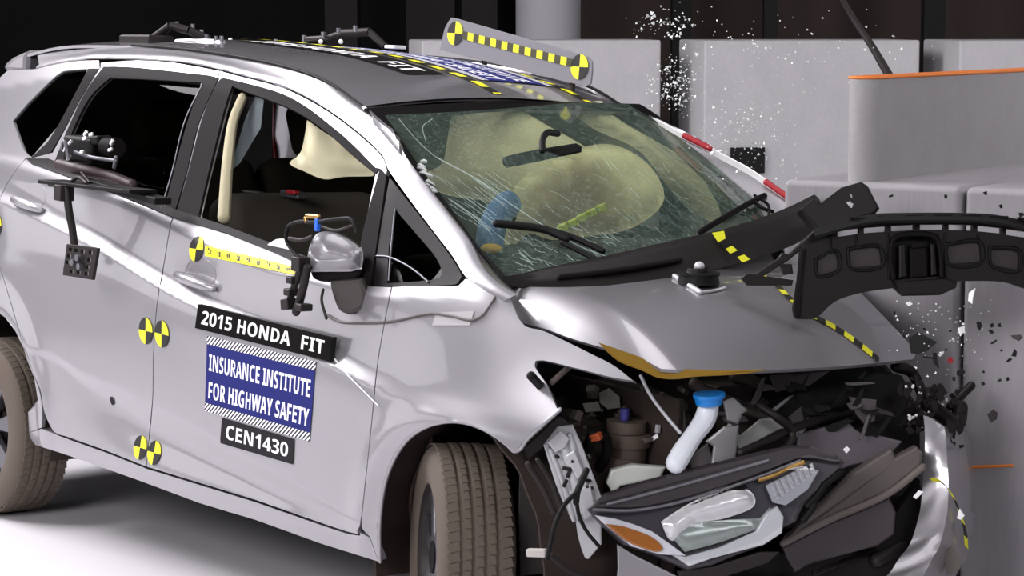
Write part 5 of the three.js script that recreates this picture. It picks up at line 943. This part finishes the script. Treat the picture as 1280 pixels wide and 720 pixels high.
// ================================================================ FLYING PIECES
{
  const o = thing('bumper_grille', 'curved black plastic grille flying in front of the barrier', 'grille', { frame: CAR });
  const s = planeSurface(V(0.60, 1.08, -0.1), V(0.80, 0.12, 0.58)), up = (d) => planeSurface(s.p0.clone().addScaledVector(s.n, d), s.n);
  const slots = [[[1047, 290], [1074, 286.5], [1074, 290], [1047, 294]], [[1080, 286], [1108, 284], [1108, 287.5], [1080, 289.5]], [[1114, 283.5], [1143, 282], [1143, 285.5], [1114, 287]], [[1150, 281.8], [1180, 281.6], [1180, 285], [1150, 285.2]], [[1186, 281.6], [1216, 282.4], [1216, 286.4], [1186, 285.4]], [[1222, 283], [1252, 286], [1252, 290], [1222, 287]], [[1258, 287], [1300, 293], [1300, 298], [1258, 291.5]]];
  const pads = [[[1020, 324], [1046, 313], [1049, 337], [1023, 345]], [[1060, 311], [1100, 308], [1103, 332], [1064, 335]], [[1183, 305], [1225, 302], [1227, 328], [1186, 330]], [[1237, 309], [1274, 313], [1274, 338], [1240, 332]]];
  const mouth = [[1113, 300], [1120, 293, 1], [1145, 291, 1], [1168, 293, 1], [1175, 301, 1], [1177, 345], [1118, 350]];
  part('grille_body', slab(s, [[1004, 303], [1018, 289], [1047, 280, 1], [1088, 275, 1], [1140, 271, 1], [1197, 271, 1], [1241, 274, 1], [1285, 282, 1], [1330, 294], [1330, 374], [1280, 360, 1], [1252, 352, 1], [1197, 351.5], [1195, 360], [1175, 369], [1129, 370], [1118, 360], [1077, 366, 1], [1044, 377, 1], [1020.6, 397, 1], [995.6, 399], [992, 388]], 0.025, { holes: [...slots.map((q) => q.map(([x, y], i) => [x, y + (i > 1 ? 2 : -1)])), ...pads, mouth], bevel: 0.001 }), M.plastic, o);
  pads.forEach((p) => part('recessed_pad', slab(up(-0.012), p.map(([x, y]) => [x, y]), 0.01, { bevel: 0.001 }), std(0x2a2322, 0.4), o));
  pads.forEach((p) => part('pad_rim', tube([...p, p[0]].map(([x, y]) => onPlane(x, y, s.p0.clone().addScaledVector(s.n, 0.003), s.n)), 0.004), M.black, o));
  part('mouth_back', slab(up(-0.03), [[1112, 292], [1178, 292], [1180, 350], [1116, 352]], 0.01), M.black, o);
  part('mouth_rim', tube([[1117, 348], [1113, 320], [1118, 298], [1145, 292], [1170, 297], [1176, 320], [1177, 345]].map(([x, y]) => onPlane(x, y, s.p0.clone().addScaledVector(s.n, 0.006), s.n)), 0.007), M.satin, o);
  part('latch', [slab(up(-0.004), [[1138, 310], [1158, 308], [1160, 346], [1138, 348]], 0.02, { bevel: 0.004 }), slab(up(0.004), [[1140, 303], [1158, 302], [1158, 309], [1140, 310]], 0.02, { bevel: 0.003 })], M.satin, o);
  part('mouth_post', [slab(up(0.0), [[1124, 306], [1132, 304], [1134, 346], [1124, 348]], 0.02, { bevel: 0.004 }), slab(up(0.0), [[1163, 304], [1169, 305], [1172, 344], [1164, 345]], 0.02, { bevel: 0.004 })], M.plastic, o);
  const fl = [[1018, 286], [1050, 277], [1088, 268], [1140, 266], [1197, 266], [1241, 268], [1285, 277], [1330, 290]].map(([x, y]) => [x, y]);
  const f0 = along(fl.map(([x, y]) => onPlane(x, y, s.p0, s.n)), 40), f1 = along(fl.map(([x, y]) => onPlane(x, y + 9, s.p0.clone().addScaledVector(s.n, 0.05), s.n)), 40);
  part('top_flange', loft([f0, f0.map((p, i) => p.clone().lerp(f1[i], 0.5).add(V(0, 0.004, 0))), f1], 0.008), M.black, o);
  for (let k = 0; k < 8; k++) { const x = 1062 + k * 35, y = 268 + Math.abs(k - 3) ** 1.7 * 0.55; part('flange_rib', slab(up(0.03), [[x, y], [x + 24, y], [x + 22, y + 8], [x + 8, y + 6]], 0.02, { bevel: 0.002, step: 40 }), M.satin, o); }
  for (const [x, y0, y1] of [[1038, 296, 312], [1070, 294, 308], [1110, 292, 348], [1181, 292, 350], [1222, 294, 300]]) part('seam_rib', tube([onPlane(x, y0, s.p0.clone().addScaledVector(s.n, 0.002), s.n), onPlane(x + 1, y1, s.p0.clone().addScaledVector(s.n, 0.002), s.n)], 0.003), M.black, o);
  part('end_post', slab(up(0.01), [[1001, 312], [1008, 310], [1003, 360], [1001, 396], [994, 397], [992, 386], [998, 350]], 0.03, { bevel: 0.004 }), M.satin, o);
  part('left_arm', [slab(up(-0.01), [[1018, 288], [1030, 290], [985, 326], [955, 345], [992, 350], [990, 357], [935, 357], [927, 348], [932, 342], [945, 343], [972, 324], [978, 316], [986, 318]], 0.025, { bevel: 0.003 }), slab(up(0.0), [[975, 330], [990, 330], [992, 342], [980, 344]], 0.02)], M.plastic, o);
  part('lower_lip', slab(up(0.02), [[1118, 352], [1180, 348], [1194, 352], [1195, 360], [1175, 368], [1130, 369]], 0.05, { bevel: 0.006 }), M.plastic, o);
}
{
  const ink = std(0x060505, 0.85);
  const shards = [
    [[[1135.5, 423], [1147, 415], [1158, 421], [1170.6, 428], [1158, 439], [1147, 442.6], [1138.6, 442]], ink, 'large five-sided black shard hanging in the air right of the bonnet tape'],
    [[[1221, 402], [1226, 402], [1228, 407], [1225, 413], [1222, 409]], ink, 'narrow black shard in the air right of the vertical joint, below the grille'],
    [[[1237, 406], [1241, 404], [1243, 408], [1239, 410]], ink, 'small black shard, left of the close pair below the grille'],
    [[[1247, 406], [1251, 404], [1252, 409], [1248, 409]], ink, 'small black shard, right of the close pair below the grille'],
    [[[1235, 413], [1240, 412], [1243, 417], [1238, 417]], ink, 'small grey black flake just below the close pair of shards'],
    [[[1238, 429], [1246, 424], [1246, 427], [1241, 430]], ink, 'thin slanting black splinter left of the grey wedge'],
    [[[1263, 419], [1275, 418], [1278, 421], [1273, 426], [1266, 423]], M.darksteel, 'dark grey wedge-shaped shard at the right edge'],
    [[[1264, 445], [1268, 436], [1271, 440], [1270, 446]], ink, 'upright black shard below the grey wedge'],
    [[[1257, 452], [1262, 447], [1265, 450], [1260, 453]], ink, 'small black shard just left of and below the upright one'],
    [[[1196, 464], [1202, 460], [1207, 465], [1201, 470], [1196, 469]], ink, 'square black shard between the red chip and the broken bumper end'],
    [[[1167, 440], [1171, 441], [1172, 450], [1174, 460], [1169, 455], [1166, 448], [1154, 447], [1154, 445], [1166, 446]], ink, 'black cross-shaped clip below the large black shard'],
    [[[1185, 447], [1190, 446], [1192, 452], [1188, 455], [1184, 452]], M.red, 'red chip in the air below the large black shard'],
    [[[1234, 518], [1241, 512], [1247, 516], [1246, 524], [1238, 529]], M.darksteel, 'dark pointed fastener in the air right of the bumper cover'],
    [[[1198, 410], [1206, 407], [1206, 414], [1201, 420]], M.white, 'white chip in the air left of the vertical joint'],
    [[[1211, 366], [1219, 360], [1216, 372], [1215, 380], [1210, 376]], M.white, 'tall white splinter on the vertical joint below the grille'],
    [[[1173, 443], [1180, 439], [1180, 442], [1175, 446]], M.white, 'slanting white sliver above the red chip'],
    [[[1132, 379], [1137, 377], [1141, 380], [1136, 383]], M.white, 'white chip under the middle of the grille'],
    [[[1141, 621], [1148, 613], [1154, 615], [1145, 624]], M.white, 'white two-lobed chip before the left edge of the bumper cover'],
    [[[1196, 648], [1199, 636], [1205, 645], [1201, 650]], M.white, 'white chip before the tape on the bumper cover'],
    [[[1054, 562], [1059, 558], [1063, 562], [1058, 567]], M.white, 'white square chip before the dark radiator shroud'],
  ];
  const chip = (pts, depth, th) => {                       // a turned, thick flake at its own distance
    const c = pts.reduce((s, p) => [s[0] + p[0] / pts.length, s[1] + p[1] / pts.length], [0, 0]), p0 = inWorld(c[0], c[1], depth), n = sight(c[0], c[1]).negate().normalize();
    n.applyAxisAngle(V(0, 1, 0), (rnd() - 0.5) * 1.0).applyAxisAngle(acrossDir, (rnd() - 0.5) * 0.8);
    const s = planeSurface(p0, n); s.pick = (px, py) => { const d = sight(px, py), t = s.n.dot(p0.clone().sub(camPos)) / s.n.dot(d); return camPos.clone().addScaledVector(d, t); };
    return slab(s, pts, th, { bevel: 0.0008, step: 40 });
  };
  for (const [pts, m, label] of shards) solo('debris_shard', chip(pts, 5.85 + rnd() * 0.25, 0.005), m, label, 'debris', { group: 'shards flying beside the barrier' });
  for (const [x, y, k] of [[1113, 245, 3], [1182, 246, 3], [1232, 241, 3], [1252, 258, 3], [1276, 268, 4], [1249, 475, 3], [1192, 473, 3], [1119, 391, 2], [1155, 411, 2], [1188, 413, 2], [1252, 438, 2], [1204, 430, 2], [1130, 421, 2], [1183, 437, 2], [1230, 465, 2], [1228, 480, 3], [1260, 474, 3]])
    solo('debris_speck', chip([0, 1, 2, 3].map((j) => { const a = j * 1.57 + rnd(); return [x + Math.cos(a) * k * (0.7 + rnd() * 0.6), y + Math.sin(a) * k]; }), 5.85 + rnd() * 0.3, 0.004), M.black, ...(y < 280 ? ['tiny black plastic speck in the air above the flying grille', 'debris', { group: 'tiny black specks above the flying grille' }] : x > 1211 ? ['tiny black plastic speck in the air below the grille, right of the vertical joint', 'debris', { group: 'tiny black specks right of the vertical joint' }] : ['tiny black plastic speck in the air below the grille, left of the vertical joint', 'debris', { group: 'tiny black specks left of the vertical joint' }]));
  const tet = [];
  const grain = (x, y, depth, r) => { const g = new THREE.TetrahedronGeometry(r, 0); g.scale(1, 0.5 + rnd(), 0.6 + rnd() * 0.8); g.applyQuaternion(turn(rnd() * 6, rnd() * 6, rnd() * 6)); const p = inWorld(x, y, depth); tet.push(g.translate(p.x, p.y, p.z)); };
  const gauss = () => (rnd() + rnd() + rnd() - 1.5) / 1.5;
  for (let k = 0; k < 260; k++) grain(845 + gauss() * 45, 105 + gauss() * 55, 6.6 + rnd() * 1.2, 0.0018 + rnd() ** 3 * 0.0045);
  for (let k = 0; k < 260; k++) grain(930 + gauss() * 90, 165 + gauss() * 80, 6.6 + rnd() * 1.2, 0.0016 + rnd() ** 3 * 0.0042);
  for (let k = 0; k < 90; k++) grain(830 + gauss() * 60, 30 + gauss() * 30, 6.6 + rnd(), 0.0018 + rnd() ** 3 * 0.006);
  for (let k = 0; k < 90; k++) grain(1000 + gauss() * 200, 60 + gauss() * 60, 6.6 + rnd(), 0.002 + rnd() ** 3 * 0.004);
  for (let k = 0; k < 120; k++) grain(1170 + gauss() * 110, 420 + gauss() * 80, 5.9 + rnd() * 0.3, 0.0015 + rnd() ** 3 * 0.003);
  solo('glass_spray', tet, M.fragment, 'spray of tiny white glass crumbs flying over the windscreen and the barrier', 'glass crumbs', { kind: 'stuff' });
}

settle();
renderer.render(scene, camera);
